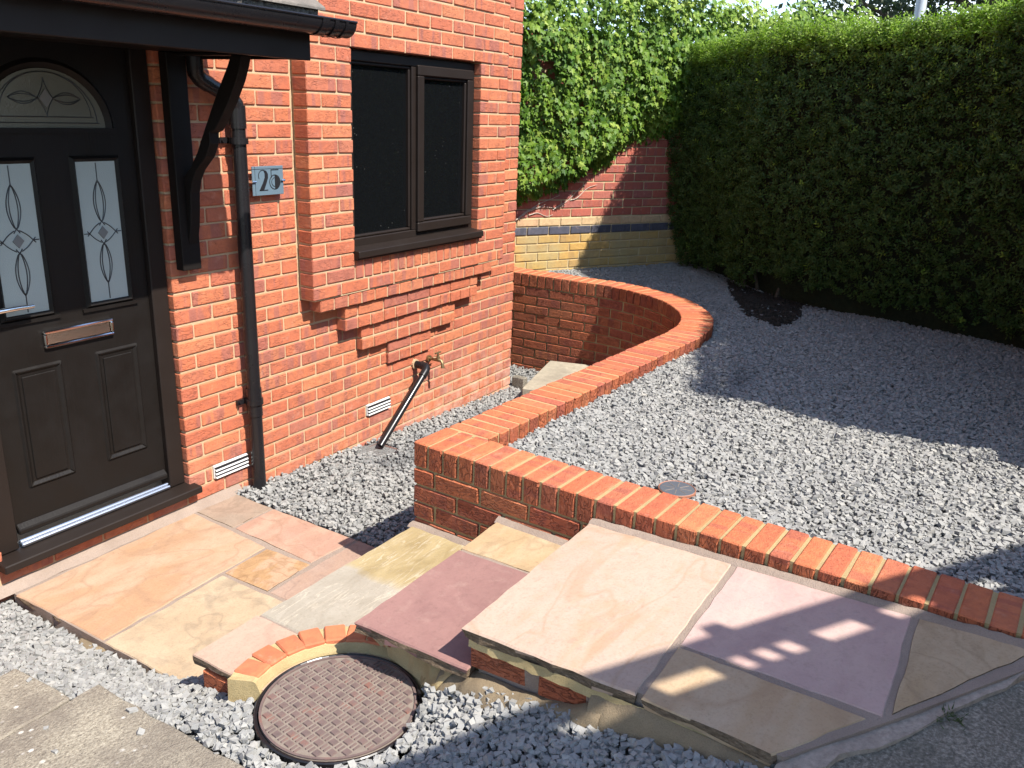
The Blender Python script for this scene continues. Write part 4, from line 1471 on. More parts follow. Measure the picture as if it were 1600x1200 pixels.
# haunching beside the second and third step: soft lumps of mortar
def lump(parent, name, mat, ctr, rad, seed, sub=3):
    bm = bmesh.new()
    bmesh.ops.create_icosphere(bm, subdivisions=sub, radius=1.0)
    for v in bm.verts:
        n_ = 1 + 0.28 * mnoise.noise(v.co * 1.7 + Vector((seed, 0, 0))) + 0.10 * mnoise.noise(v.co * 5 + Vector((seed, 3, 0)))
        v.co = Vector((v.co.x * rad[0] * n_, v.co.y * rad[1] * n_, v.co.z * rad[2] * n_)) + Vector(ctr)
    me = bpy.data.meshes.new(name)
    bm.to_mesh(me); bm.free()
    me.shade_smooth()
    me.materials.append(mat)
    return link(bpy.data.objects.new(name, me), parent)
def haunch(parent, name, mat, line_top, line_foot, seed, nu=36, nv=8, amp=0.012):
    """rough trowelled mortar surface between an upper and a lower line"""
    def at(line, t):
        f = t * (len(line) - 1)
        k = min(int(f), len(line) - 2)
        return Vector(line[k]).lerp(Vector(line[k + 1]), f - k)
    vs, fs = [], []
    for i in range(nu + 1):
        a, c = at(line_top, i / nu), at(line_foot, i / nu)
        for k in range(nv + 1):
            t = k / nv
            p = a.lerp(c, t)
            sag = 0.016 * math.sin(math.pi * t)
            q = p * 1.0
            nn_ = mnoise.noise((q.x * 16 + seed, q.y * 16, q.z * 16)) + 0.5 * mnoise.noise((q.x * 48 + seed, q.y * 48, q.z * 48))
            p += Vector((-amp * nn_ - sag * 0.3, 0, amp * nn_ * 0.9 + sag)) * (1 if 0 < k else 0.3)
            vs.append(p)
    for i in range(nu):
        for k in range(nv):
            a = i * (nv + 1) + k
            fs.append((a, a + nv + 1, a + nv + 2, a + 1))
    b = MB(); b.add(vs, fs)
    return b.build(name, mat, parent, smooth=True)
haunch(steps, 'mortar_haunch', mortar_bed, [(-1.70, -1.60, 0.400), (-1.765, -1.72, 0.402), (-1.785, -1.88, 0.400), (-1.80, -2.0, 0.395)],
       [(-1.755, -1.56, 0.315), (-1.782, -1.70, 0.296), (-1.815, -1.84, 0.292), (-1.875, -1.93, 0.318)], 3)
haunch(steps, 'mortar_haunch', mortar_mud, [(-1.79, -1.93, 0.398), (-1.80, -2.02, 0.398), (-1.822, -2.07, 0.420), (-1.836, -2.20, 0.430), (-1.846, -2.36, 0.462), (-1.856, -2.46, 0.525)],
       [(-1.865, -1.92, 0.315), (-1.89, -2.00, 0.335), (-1.92, -2.10, 0.37), (-1.925, -2.22, 0.395), (-1.925, -2.36, 0.415), (-1.915, -2.46, 0.435)], 9, amp=0.009)

paved = empty('paved_path', (0, 0, 0))
paved['kind'] = 'structure'
sz = lambda x, y: slope_z(y)
PAV = [
    ([(-1.848, -2.010), (-1.056, -2.018), (-1.103, -2.536), (-1.866, -2.537)], sm_rose),
    ([(-1.113, -2.552), (-1.140, -3.062), (-1.640, -3.062), (-1.608, -2.553)], sm_plum),
    ([(-1.624, -2.553), (-1.667, -3.030), (-1.903, -2.874), (-1.872, -2.554)], sm_ochre),
    ([(-1.143, -3.080), (-1.150, -3.365), (-1.622, -3.078)], sm_tan)]
for i, (p, mt) in enumerate(PAV):
    slab(paved, p, sz, mt, 0.034, 60 + i)
bb = MB()
poly = [(-1.815, -2.05), (-1.03, -2.045), (-1.10, -3.46), (-1.21, -3.37), (-1.62, -3.095), (-1.893, -2.900), (-1.85, -2.52)]
n = len(poly)
bb.add([(x, y, 0.2) for x, y in poly] + [(x, y, slope_z(y) - 0.0025) for x, y in poly],
       [tuple(range(n))[::-1], tuple(range(n, 2 * n))] + [(i, (i + 1) % n, n + (i + 1) % n, n + i) for i in range(n)])
bb.build('mortar_bed', jointing, paved)
fillet(paved, [w2(-0.003, 2.30), w2(-0.003, 0.83)], 0.030, slope_z, 0.013, seed=5)
# yellow bed and brick course under the front edge of the top slab
b = MB()
vs, fs = [], []
nn = 40
for i in range(nn + 1):
    y = -2.03 - 0.86 * i / nn
    x = -1.838 - 0.05 * i / nn + 0.006 * mnoise.noise((y * 20, 0, 0))
    z = slope_z(y)
    vs += [(x, y, z - 0.030), (x - 0.004 + 0.008 * mnoise.noise((y * 30, 5, 0)), y, z - 0.058), (x + 0.015, y, z - 0.062 + 0.008 * mnoise.noise((y * 14, 8, 0)))]
for i in range(nn):
    a = i * 3
    fs += [(a, a + 3, a + 4, a + 1), (a + 1, a + 4, a + 5, a + 2)]
b.add(vs, fs)
b.build('edge_mortar', mortar_bed, paved, smooth=True)
for i, y in enumerate((-2.14, -2.365, -2.59, -2.81)):
    o = bpy.data.objects.new('brick', brick_mesh(0.215, 0.08, 0.065, i, brick_garden))
    o.location = (-1.79 - 0.012 * i, y, slope_z(y) - 0.098); o.rotation_euler = (0, 0, math.pi / 2 + 0.05)
    link(o, paved)
haunch(paved, 'mortar_edge', mortar_mud, [(-1.852, -2.42, 0.535), (-1.862, -2.50, 0.550), (-1.872, -2.60, 0.556), (-1.896, -2.865, 0.566)],
       [(-1.912, -2.42, 0.43), (-1.905, -2.50, 0.445), (-1.905, -2.60, 0.46), (-1.925, -2.90, 0.52)], 14, amp=0.006)

# ================================================================== MANHOLE COVER AND ITS BRICK RING
CC = Vector((-2.022, -1.712, 0.288))
mh = empty('manhole_cover', CC)
tag(mh, 'round brown cast iron manhole cover with raised chequer pattern set in gravel', 'manhole cover')
def ring_mesh(r0, r1, z0, z1, n=64):
    b = MB()
    vs, fs = [], []
    for i in range(n):
        t = 2 * math.pi * i / n
        c, s = math.cos(t), math.sin(t)
        vs += [(r0 * c, r0 * s, z1), (r1 * c, r1 * s, z1), (r1 * c, r1 * s, z0), (r0 * c, r0 * s, z0)]
    for i in range(n):
        a, q = i * 4, ((i + 1) % n) * 4
        for k in range(4):
            fs.append((a + k, q + k, q + (k + 1) % 4, a + (k + 1) % 4))
    b.add(vs, fs)
    return b
ring_mesh(0.2255, 0.236, -0.06, 0.003).build('frame', black_pipe, mh, 0.003)
b = MB()
n = 64
b.prism([(0.222 * math.cos(2 * math.pi * i / n), 0.222 * math.sin(2 * math.pi * i / n), 0) for i in range(n)], (0, 0, -0.05), (0, 0, 0))
plate_o = b.build('plate', dusty_iron, mh, 0.002)
b = MB()
pit = 0.0275
rotm = Matrix.Rotation(R(-8), 3, 'Z')
for i in range(-9, 10):
    for j in range(-9, 10):
        cx, cy = i * pit, j * pit
        if math.hypot(cx, cy) > 0.207: continue
        if (i + j) % 2 == 0:
            quads = [(cx - 0.0105, cx + 0.0105, cy - 0.0105, cy + 0.0105)]
        else:
            quads = [(cx - 0.0115, cx + 0.0115, cy - 0.0095, cy - 0.0035), (cx - 0.0115, cx + 0.0115, cy + 0.0035, cy + 0.0095)]
        for x0, x1, y0, y1 in quads:
            e = 0.0016
            p = [(x0, y0, 0), (x1, y0, 0), (x1, y1, 0), (x0, y1, 0), (x0 + e, y0 + e, .0042), (x1 - e, y0 + e, .0042), (x1 - e, y1 - e, .0042), (x0 + e, y1 - e, .0042)]
            b.add([rotm @ Vector(q) for q in p], [(4, 5, 6, 7), (0, 1, 5, 4), (1, 2, 6, 5), (2, 3, 7, 6), (3, 0, 4, 7)])
b.build('chequer_pattern', cast_iron, mh)
ring_mesh(0.2145, 0.2215, 0.0002, 0.0040).build('rim', cast_iron, mh)

rg = empty('brick_edging', CC)
tag(rg, 'arc of orange cut bricks edging the manhole cover below the steps', 'edging')
for i in range(8):
    t = R(100 - 13.6 * i - random.uniform(-1, 1))
    o = bpy.data.objects.new('brick', brick_mesh(0.085, 0.067, 0.10, i % 4, cut_brick))
    rc = 0.297
    o.location = (rc * math.cos(t), rc * math.sin(t), -0.012 + random.uniform(-.003, .003) + (0.0 if i < 6 else -0.004))
    o.rotation_euler = (random.uniform(-.012, .012), random.uniform(-.012, .012), t)
    link(o, rg)
# mortar fillet between bricks and frame
vs, fs = [], []
nn = 46
for i in range(nn + 1):
    t = R(112 - 150 * i / nn)
    wob = 0.006 * mnoise.noise((t * 6, 0, 0))
    for r_, z_ in ((0.345, -0.10), (0.340, 0.028), (0.262, 0.033), (0.252 + wob, 0.026 + wob), (0.243 + wob * 0.5, 0.004), (0.238, -0.02)):
        vs.append((r_ * math.cos(t), r_ * math.sin(t), z_ + (0.004 * mnoise.noise((t * 14, r_ * 30, 2)) if z_ > 0 else 0)))
for i in range(nn):
    for k in range(5):
        a = i * 6 + k
        fs.append((a, a + 6, a + 7, a + 1))
fs += [(0, 1, 2, 3, 4, 5), tuple(nn * 6 + k for k in range(6))[::-1]]
b = MB(); b.add(vs, fs)
b.build('mortar', mortar_bed, rg, smooth=False)
# small round rodding point in the raised gravel
rd = empty('rodding_cover', (-0.690, -2.190, 0.591))
tag(rd, 'small round grey drain cover with terracotta rim in the raised gravel', 'drain cover')
ring_mesh(0.0665, 0.0705, -0.08, 0.003, 40).build('rim', terracotta, rd, 0.002)
b = MB()
b.prism([(0.0662 * math.cos(2 * math.pi * i / 40), 0.0662 * math.sin(2 * math.pi * i / 40), 0) for i in range(40)], (0, 0, -0.02), (0, 0, 0.002))
b.build('lid', grey_cover, rd, 0.002)
b = MB()
for i in range(8):
    t = math.pi * 2 * i / 8 + 0.2
    c, s = math.cos(t), math.sin(t)
    b.tube([(0.012 * c, 0.012 * s, 0.002), (0.055 * c, 0.055 * s, 0.002)], 0.0014, 5)
b.build('lid_ribs', dusty_iron, rd)

# ================================================================== BOUNDARY WALL AND IVY
WP = Vector((3.38, 0.22))
WD = Vector((0.867, -0.4983))
WN = Vector((-0.4983, -0.867))       # towards the garden
bw = empty('boundary_wall', (0, 0, 0))
tag(bw, 'tall old boundary wall of red and ochre bricks with a blue brick band', 'wall')
BB = Bricks()
WA = math.atan2(WD.y, WD.x)
def wpt(s, d=0.0):
    p = WP + WD * s + WN * d
    return p.x, p.y
BAND = 0.9415
for r in range(-7, 22):
    z = BAND + 0.075 * r
    mat = brick_blue if r == 0 else brick_buff if r == 1 else brick_far if r > 1 else brick_ochre
    s1 = 1.7 if r < 14 else 0.2
    for scn, L in course(-1.5, s1, -0.009 if r % 2 == 0 else 0.1035, 0.2195, 0.010):
        x, y = wpt(scn, -0.03 + (0.004 if r == 0 else random.uniform(-.002, .002)))
        BB.add((x, y, z), L, 0.06, 0.065, WA, mat, bw)
BB.finish(298)
b = MB()
q = [wpt(-3.0, -0.007), wpt(6.0, -0.007), wpt(6.0, -0.22), wpt(-3.0, -0.22)]
b.prism([(x, y, 0) for x, y in q], (0, 0, 0.3), (0, 0, 2.55))
b.build('mortar', mortar_old, bw)

def leaf_template_ivy():
    pts = [(0, -0.10), (0.22, -0.26), (0.50, -0.12), (0.30, 0.10), (0.48, 0.38), (0.18, 0.36), (0, 0.80), (-0.18, 0.36), (-0.48, 0.38), (-0.30, 0.10), (-0.50, -0.12), (-0.22, -0.26)]
    V = [(0, 0.08, 0.05)] + [(x, y, 0.05 - 0.38 * abs(x) ** 1.3 - 0.12 * max(0, y) ** 2) for x, y in pts]
    n = len(pts)
    F = [(0, i + 1, (i + 1) % n + 1) for i in range(n)]
    return np.array(V), np.array(F)


def leaf_template_privet():
    V = [(0, 0, 0), (0.27, 0.48, -0.06), (0, 0.5, 0.05), (-0.27, 0.48, -0.06), (0, 1.05, -0.02)]
    F = [(0, 1, 2), (0, 2, 3), (1, 4, 2), (2, 4, 3)]
    return np.array(V, float), np.array(F)


def place_leaves(T, P, Nn, Yd, size):
    Rm = rot_from(Nn, Yd)
    return np.einsum('nij,tj->nti', Rm, T) * size[:, None, None] + P[:, None, :]


# lower edge of the ivy along the wall (s, z) and its top
IV_S = np.array([-1.6, -0.78, -0.741, -0.53, -0.275, -0.152, 0.139, 0.183, 0.324, 0.624, 0.85, 1.1, 1.8, 3.2])
IV_Z = np.array([1.15, 1.20, 1.244, 1.284, 1.347, 1.466, 1.532, 1.653, 1.704, 1.753, 1.80, 1.7, 1.4, 1.4])
ivy = empty('ivy', (0, 0, 0))
tag(ivy, 'glossy green ivy hanging thickly over the boundary wall', 'ivy')
TV, TF = leaf_template_ivy()
N_IVY = 22000
S = rng.uniform(-1.5, 3.3, N_IVY)
lo = np.interp(S, IV_S, IV_Z)
hi = 2.96 + 0.06 * np.sin(S * 3.1) + 0.05 * np.sin(S * 9 + 1) - 0.02 * S
u = rng.random(N_IVY) ** 0.92
Zv = lo + (hi - lo) * u + rng.normal(0, 0.03, N_IVY)
bul = np.array([0.5 + 0.5 * mnoise.noise((s * 1.9, z * 1.9, 7)) + 0.30 * mnoise.noise((s * 5.5, z * 5.5, 2)) for s, z in zip(S, Zv)])
depth = (0.06 + 0.28 * np.clip(bul, 0, 1.2)) * np.clip((Zv - lo) / 0.22 + 0.25, 0.15, 1.0)
dep = depth * (1 - 0.75 * rng.random(N_IVY) ** 1.8)
# rounded top that folds back over the wall
topf = np.clip((Zv - 2.55) / 0.4, 0, 1)
back_ = rng.random(N_IVY) * 0.55 * (rng.random(N_IVY) < 0.5) * (topf > 0.05)
Px = WP.x + WD.x * S + WN.x * (dep - back_ * topf * 1.3)
Py = WP.y + WD.y * S + WN.y * (dep - back_ * topf * 1.3)
Zv = np.where(back_ > 0, Zv - 0.02, Zv)
P = np.stack([Px, Py, Zv], 1)
nrm = np.stack([WN.x + rng.normal(0, .45, N_IVY), WN.y + rng.normal(0, .45, N_IVY), 0.35 + rng.normal(0, .40, N_IVY) + 0.5 * topf], 1)
yd = np.stack([rng.normal(0, .55, N_IVY), rng.normal(0, .3, N_IVY), -1 + rng.normal(0, .35, N_IVY)], 1)
size = rng.uniform(0.034, 0.064, N_IVY) * (0.9 + 0.25 * rng.random(N_IVY))
clump = np.array([mnoise.noise((s * 2.6, z * 2.6, 12)) for s, z in zip(S, Zv)])
tint = np.clip(rng.normal(0.42, 0.17, N_IVY) + 0.30 * clump + 0.25 * topf + np.where(rng.random(N_IVY) < 0.10, 0.35, 0), 0, 1)
# a hollow in the leaves near the house corner
hole = (np.abs(S + 0.63) < 0.06) & (np.abs(Zv - 2.26) < 0.07)
keep = ~hole
P, nrm, yd, size, tint = P[keep], nrm[keep], yd[keep], size[keep], tint[keep]
V = place_leaves(TV, P, nrm, yd, size)
# the 300 leaves that show largest stand as leaves of their own
camv = np.array(CAM)
dcam = np.linalg.norm(P - camv, axis=1)
facing = np.abs(np.sum((camv - P) / dcam[:, None] * (nrm / np.linalg.norm(nrm, axis=1, keepdims=True)), axis=1))
front_ness = np.array([(p[0] - WP.x) * WN.x + (p[1] - WP.y) * WN.y for p in P])
pix = np.array([(lambda q: q[:2] if q else (-1, -1))(project(p)) for p in P])
inview = (pix[:, 0] > 822) & (pix[:, 0] < 1230) & (pix[:, 1] > 4) & (pix[:, 1] < 310)
scr = size / dcam * facing * np.where(front_ness > 0.14, 1.0, 0.55) * inview
order = np.argsort(-scr)
solo = order[:300]
rest = order[300:]
link(bpy.data.objects.new('foliage', cloud_mesh('foliage', V[rest], TF, tint[rest], ivy_mat)), ivy)['kind'] = 'stuff'
lme = bpy.data.meshes.new('leaf')
lme.from_pydata([tuple(v) for v in TV], [], [tuple(int(i) for i in f) for f in TF])
lme.materials.append(ivy_one)
Rm = rot_from(nrm, yd)
for i in solo:
    o = bpy.data.objects.new('leaf', lme)
    Mx = Matrix([list(r) for r in Rm[i]]).to_4x4()
    o.matrix_world = Matrix.Translation(Vector(P[i])) @ Mx @ Matrix.Scale(float(size[i]), 4)
    link(o, ivy)
b = MB()
for s0, z0, s1, z1 in ((-0.90, 1.00, -0.36, 1.245), (-0.86, 1.02, -0.50, 1.17), (-0.70, 1.105, -0.30, 1.16), (-0.42, 1.12, -0.10, 1.335), (-0.25, 1.20, 0.02, 1.33), (-0.66, 1.08, -0.42, 1.08)):
    pth = []
    for i in range(9):
        t = i / 8
        s = s0 + (s1 - s0) * t
        z = z0 + (z1 - z0) * t + 0.03 * math.sin(t * 5 + s0 * 9) * t * (1 - t) * 3
        x, y = wpt(s, 0.004 + 0.004 * math.sin(t * 9))
        pth.append((x, y, z))
    b.tube(pth, [0.005 * (1 - 0.6 * i / 8) for i in range(9)], 5)
b.build('vine_stem', vine_bark, ivy)

# ================================================================== HEDGE
HB_ = np.array([(4.45, -0.10), (4.2, -0.32), (3.75, -0.78), (3.15, -1.38), (2.93, -1.9), (2.87, -2.5), (2.76, -3.0), (2.42, -3.50), (1.6, -3.70), (0.36, -3.75)])
HT_ = np.array([(4.35, -0.02, 2.43), (4.12, -0.20, 2.44), (3.60, -0.75, 2.45), (2.83, -1.43, 2.475), (2.50, -2.06, 2.455), (2.27, -2.50, 2.45), (2.01, -2.76, 2.48), (1.66, -3.02, 2.64), (1.08, -3.32, 2.80), (0.28, -3.54, 2.76)])
seg = np.concatenate([[0], np.cumsum(np.linalg.norm(np.diff(HT_[:, :2], axis=0), axis=1))])
HLEN = seg[-1]
def hedge_pt(t, v):
    """t metres along, v 0 (foot) .. 1 (top of the face)"""
    bx, by = np.interp(t, seg, HB_[:, 0]), np.interp(t, seg, HB_[:, 1])
    tx, ty, tz = (np.interp(t, seg, HT_[:, k]) for k in range(3))
    f = np.clip(v, 0, 1) ** 0.75
    bulge = 0.08 * np.sin(np.pi * np.clip(v, 0, 1))
    z0 = 0.575 + 0.12 * np.exp(-((t - 2.45) / 0.45) ** 2)
    return bx + (tx - bx) * f, by + (ty - by) * f, z0 + (tz - z0) * v, bulge
def hedge_nrm(t):
    e = 0.12
    x0, y0 = np.interp(t - e, seg, HT_[:, 0]), np.interp(t - e, seg, HT_[:, 1])
    x1, y1 = np.interp(t + e, seg, HT_[:, 0]), np.interp(t + e, seg, HT_[:, 1])
    dx, dy = x1 - x0, y1 - y0
    l = np.sqrt(dx * dx + dy * dy) + 1e-9
    return dy / l, -dx / l            # towards the gravel garden
hedge = empty('hedge', (0, 0, 0))
tag(hedge, 'tall clipped dark green hedge along the far side of the gravel garden', 'hedge')
# sign check so that normals face the garden
_nx, _ny = hedge_nrm(np.array([seg[4]]))
SG = 1.0 if _nx[0] < 0 else -1.0
def hedge_core(t0, t1, n, v0, v1, ground):  # twiggy core built solid and dark to block light through the leaves
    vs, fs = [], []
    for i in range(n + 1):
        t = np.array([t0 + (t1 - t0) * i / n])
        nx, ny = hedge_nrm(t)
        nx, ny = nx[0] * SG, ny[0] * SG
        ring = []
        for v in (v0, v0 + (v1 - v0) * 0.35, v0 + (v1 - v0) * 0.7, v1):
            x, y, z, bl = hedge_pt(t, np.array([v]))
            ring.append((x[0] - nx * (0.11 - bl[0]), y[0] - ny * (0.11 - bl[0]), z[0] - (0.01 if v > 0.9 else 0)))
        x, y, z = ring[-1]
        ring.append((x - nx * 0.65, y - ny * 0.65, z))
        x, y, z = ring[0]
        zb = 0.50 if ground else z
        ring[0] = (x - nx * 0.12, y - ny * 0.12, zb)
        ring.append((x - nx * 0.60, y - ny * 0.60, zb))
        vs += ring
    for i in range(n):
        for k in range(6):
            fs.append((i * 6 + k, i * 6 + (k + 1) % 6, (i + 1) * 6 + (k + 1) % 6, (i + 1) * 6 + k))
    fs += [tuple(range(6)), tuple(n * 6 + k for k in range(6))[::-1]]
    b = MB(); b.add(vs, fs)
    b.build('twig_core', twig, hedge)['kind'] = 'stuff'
T_GAP = float(np.interp(-1.62, -HT_[:, 0], seg))  # gap added in the unseen return so sun stripes its shadow
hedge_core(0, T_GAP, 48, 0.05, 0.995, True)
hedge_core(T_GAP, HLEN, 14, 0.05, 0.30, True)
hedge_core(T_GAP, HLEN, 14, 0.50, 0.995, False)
# stems that show under the skirt of leaves
b = MB()
for i in range(46):
    t = np.array([0.2 + (HLEN - 0.4) * (i + random.random()) / 46])
    x, y, z, _ = hedge_pt(t, np.array([0.0]))
    nx, ny = hedge_nrm(t)
    off = random.uniform(0.12, 0.45)
    bx, by = x[0] - nx[0] * SG * off, y[0] - ny[0] * SG * off
    b.tube([(bx, by, 0.5), (bx + random.uniform(-.05, .05), by + random.uniform(-.05, .05), 0.72), (bx + random.uniform(-.1, .1), by + random.uniform(-.1, .1), 1.0)], [0.018, 0.014, 0.010], 6)
b.build('stem', bark, hedge)['kind'] = 'stuff'

PV, PF = leaf_template_privet()
def sprigs(n, nleaf, top=False):
    t = rng.random(n) * HLEN
    if not top:
        v = rng.random(n) * 1.02
        skirt = np.array([0.07 + 0.13 * mnoise.noise((tt * 2.6, 0, 0)) + 0.06 * mnoise.noise((tt * 8, 0, 1)) for tt in t])
        x, y, z, bl = hedge_pt(t, v)
        nx, ny = hedge_nrm(t); nx, ny = nx * SG, ny * SG
        lum = np.array([mnoise.noise((tt * 2.6, vv * 5.0, 4)) + 0.5 * mnoise.noise((tt * 7, vv * 14, 9)) for tt, vv in zip(t, v)])
        dp_ = bl + 0.055 * lum - 0.10 * rng.random(n) ** 1.5 + 0.015
        C_ = np.stack([x + nx * dp_, y + ny * dp_, z + skirt * (1 - v) + 0.02], 1)
        dirn = np.stack([nx * 0.9 + rng.normal(0, .5, n), ny * 0.9 + rng.normal(0, .5, n), 0.75 + rng.normal(0, .45, n)], 1)
        young = np.clip((v - 0.86) * 4, 0, 0.45) + np.where(rng.random(n) < 0.012 + 0.10 * np.clip((v - 0.55) / 0.4, 0, 1), 0.45, 0)
    else:
        w = rng.random(n)
        x, y, z, bl = hedge_pt(t, np.ones(n))
        nx, ny = hedge_nrm(t); nx, ny = nx * SG, ny * SG
        back_ = w ** 1.3 * 0.72 - 0.03
        hz = np.array([0.045 * mnoise.noise((tt * 1.7, 3, 4)) + 0.03 * mnoise.noise((tt * 6, ww * 4, 8)) for tt, ww in zip(t, w)])
        C_ = np.stack([x - nx * back_, y - ny * back_, z - 0.03 + hz + 0.11 * rng.random(n) ** 4 - 0.05 * (w < 0.08)], 1)
        dirn = np.stack([nx * 0.3 + rng.normal(0, .38, n), ny * 0.3 + rng.normal(0, .38, n), 1.0 + rng.normal(0, .2, n)], 1)
        young = 0.42 + 0.25 * rng.random(n)
    dirn /= np.linalg.norm(dirn, axis=1, keepdims=True)
    side = np.cross(dirn, rng.normal(0, 1, (n, 3)))
    side /= np.linalg.norm(side, axis=1, keepdims=True)
    side2 = np.cross(dirn, side)
    Ps, Ns, Ys, Ss, Ts = [], [], [], [], []
    for k in range(nleaf):
        f = (k // 2) / max(1, (nleaf - 1) // 2)
        sgn = 1 if k % 2 else -1
        base = side if (k // 2) % 2 == 0 else side2
        Ps.append(C_ + dirn * (0.008 + 0.045 * f))
        yv = base * sgn * (1.0 - 0.45 * f) + dirn * (0.45 + 0.6 * f) + rng.normal(0, .15, (n, 3))
        Ys.append(yv)
        Ns.append(dirn * 1.0 - base * sgn * 0.5 + rng.normal(0, .25, (n, 3)))
        Ss.append(rng.uniform(0.022, 0.036, n) * (1 - 0.25 * f))
        Ts.append(np.clip(rng.normal(0.33, 0.12, n) + young + 0.08 * f, 0, 1))
    return np.concatenate(Ps), np.concatenate(Ns), np.concatenate(Ys), np.concatenate(Ss), np.concatenate(Ts)
A1 = sprigs(14500, 8)
A2 = sprigs(6800, 8, True)
P, Nn, Yd, Sz, Tn = (np.concatenate([a, c]) for a, c in zip(A1, A2))
thin = (P[:, 0] < 1.60) & (P[:, 1] < -3.0) & (P[:, 2] > 1.26) & (P[:, 2] < 1.60) & (rng.random(len(P)) < 0.82)  # leaves thinned at that gap to let dappled sun through
P, Nn, Yd, Sz, Tn = P[~thin], Nn[~thin], Yd[~thin], Sz[~thin], Tn[~thin]
# the end of the hedge that stands outside the picture is closed with leaves as well
link(bpy.data.objects.new('foliage', cloud_mesh('foliage', place_leaves(PV, P, Nn, Yd, Sz), PF, Tn, privet_mat)), hedge)['kind'] = 'stuff'

# ================================================================== GRAVEL
CUBE = np.array([(-1, -1, -1), (1, -1, -1), (1, 1, -1), (-1, 1, -1), (-1, -1, 1), (1, -1, 1), (1, 1, 1), (-1, 1, 1)], float) * 0.66
ICF = np.array([(0, 2, 1), (0, 3, 2), (4, 5, 6), (4, 6, 7), (0, 1, 5), (0, 5, 4), (1, 2, 6), (1, 6, 5), (2, 3, 7), (2, 7, 6), (3, 0, 4), (3, 4, 7)])


def stone_protos(n):
    """crushed stone: blocks with their corners broken at random"""
    out = []
    for i in range(n):
        v = CUBE + rng.normal(0, 0.135, CUBE.shape)
        for _ in range(3):
            d = rng.normal(0, 1, 3); d /= np.linalg.norm(d)
            over = np.maximum(v @ d - rng.uniform(0.5, 0.85), 0)
            v = v - over[:, None] * d[None, :]
        a, c = rng.choice(8, 2, replace=False)
        v[a] = v[a] * 0.72 + v[c] * 0.12
        out.append(v)
    return np.array(out)
PROTO = stone_protos(60)


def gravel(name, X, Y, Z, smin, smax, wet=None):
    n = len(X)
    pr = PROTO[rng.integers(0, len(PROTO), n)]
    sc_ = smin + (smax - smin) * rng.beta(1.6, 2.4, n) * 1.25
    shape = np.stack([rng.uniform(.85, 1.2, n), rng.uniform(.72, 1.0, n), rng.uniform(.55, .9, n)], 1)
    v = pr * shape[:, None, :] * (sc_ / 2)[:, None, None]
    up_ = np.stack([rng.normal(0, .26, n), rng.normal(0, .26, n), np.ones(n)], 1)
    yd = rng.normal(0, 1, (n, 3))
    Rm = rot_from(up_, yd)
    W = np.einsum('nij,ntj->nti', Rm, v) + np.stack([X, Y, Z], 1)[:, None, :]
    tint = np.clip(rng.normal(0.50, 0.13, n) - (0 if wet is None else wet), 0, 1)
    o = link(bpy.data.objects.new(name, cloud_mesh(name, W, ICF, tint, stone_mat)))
    o['kind'] = 'stuff'
    return o


def in_frame(x, y, z, mrg=160):
    p = project((x, y, z))
    return p is not None and -mrg < p[0] < 1600 + mrg and -mrg < p[1] < 1200 + mrg


SOIL_PATCH = [(3.6, -1.0), (3.2, -1.16), (2.75, -1.36), (2.46, -1.50), (2.36, -1.62), (2.27, -1.78), (2.42, -1.82), (2.62, -1.84), (2.83, -1.80), (3.1, -1.75)]
def in_poly(x, y, poly):
    c = False
    j = len(poly) - 1
    for i in range(len(poly)):
        (xi, yi), (xj, yj) = poly[i], poly[j]
        if (yi > y) != (yj > y) and x < (xj - xi) * (y - yi) / (yj - yi) + xi:
            c = not c
        j = i
    return c


# bare soil left under the hedge, where the stones stop
b = MB()
q = [(x, y, BED_Z + 0.004) for x, y in ragged(SOIL_PATCH + [(3.9, -1.9), (4.6, -1.2), (4.3, -0.7)], 0.05, 0.02, 5)]
b.add(q, [tuple(range(len(q)))])
hq = [(hx + 0.12, hy) for hx, hy in HB_[2:]] + [(0.5, -4.6), (5.5, -4.6), (5.5, -0.7)]
b.add([(x, y, BED_Z + 0.001) for x, y in hq], [tuple(range(len(hq)))])
tag(b.build('soil', soil), kind='structure')
# raised bed
pts = []
hbx, hby = HB_[:, 0], HB_[:, 1]
N_TRY = 175000
Xr = rng.uniform(-0.85, 4.6, N_TRY); Yr = rng.uniform(-3.75, 1.2, N_TRY)
for x, y in zip(Xr, Yr):
    if not outside_wall(x, y, 0.004): continue
    if (Vector((x, y)) - WP).dot(WN) < 0.0: continue
    # behind the foot of the hedge
    if y < -0.1:
        hx = np.interp(-y, -hby[:8], hbx[:8])
        if x > hx + 0.22: continue
    if in_poly(x + 0.06 * mnoise.noise((x * 9, y * 9, 0)), y + 0.06 * mnoise.noise((x * 9, y * 9, 5)), SOIL_PATCH) and random.random() > 0.09: continue
    if math.hypot(x + 0.69, y + 2.19) < 0.074: continue
    if not in_frame(x, y, BED_Z, 200): continue
    pts.append((x, y))
pts = np.array(pts)
und = np.array([0.010 * mnoise.noise((x * 2.1, y * 2.1, 0)) for x, y in pts])
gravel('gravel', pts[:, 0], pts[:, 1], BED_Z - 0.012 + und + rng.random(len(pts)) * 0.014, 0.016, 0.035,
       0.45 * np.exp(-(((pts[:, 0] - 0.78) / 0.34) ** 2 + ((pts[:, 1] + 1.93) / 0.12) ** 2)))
# crumbs of soil and a few strays in the bare patch
cx = []
for x, y in zip(rng.uniform(2.2, 4.0, 6000), rng.uniform(-2.0, -0.9, 6000)):
    if in_poly(x, y, SOIL_PATCH): cx.append((x, y))
cx = np.array(cx)
go = gravel('soil_crumbs', cx[:, 0], cx[:, 1], BED_Z - 0.004 + rng.random(len(cx)) * 0.012, 0.012, 0.05)
go.data.materials[0] = soil
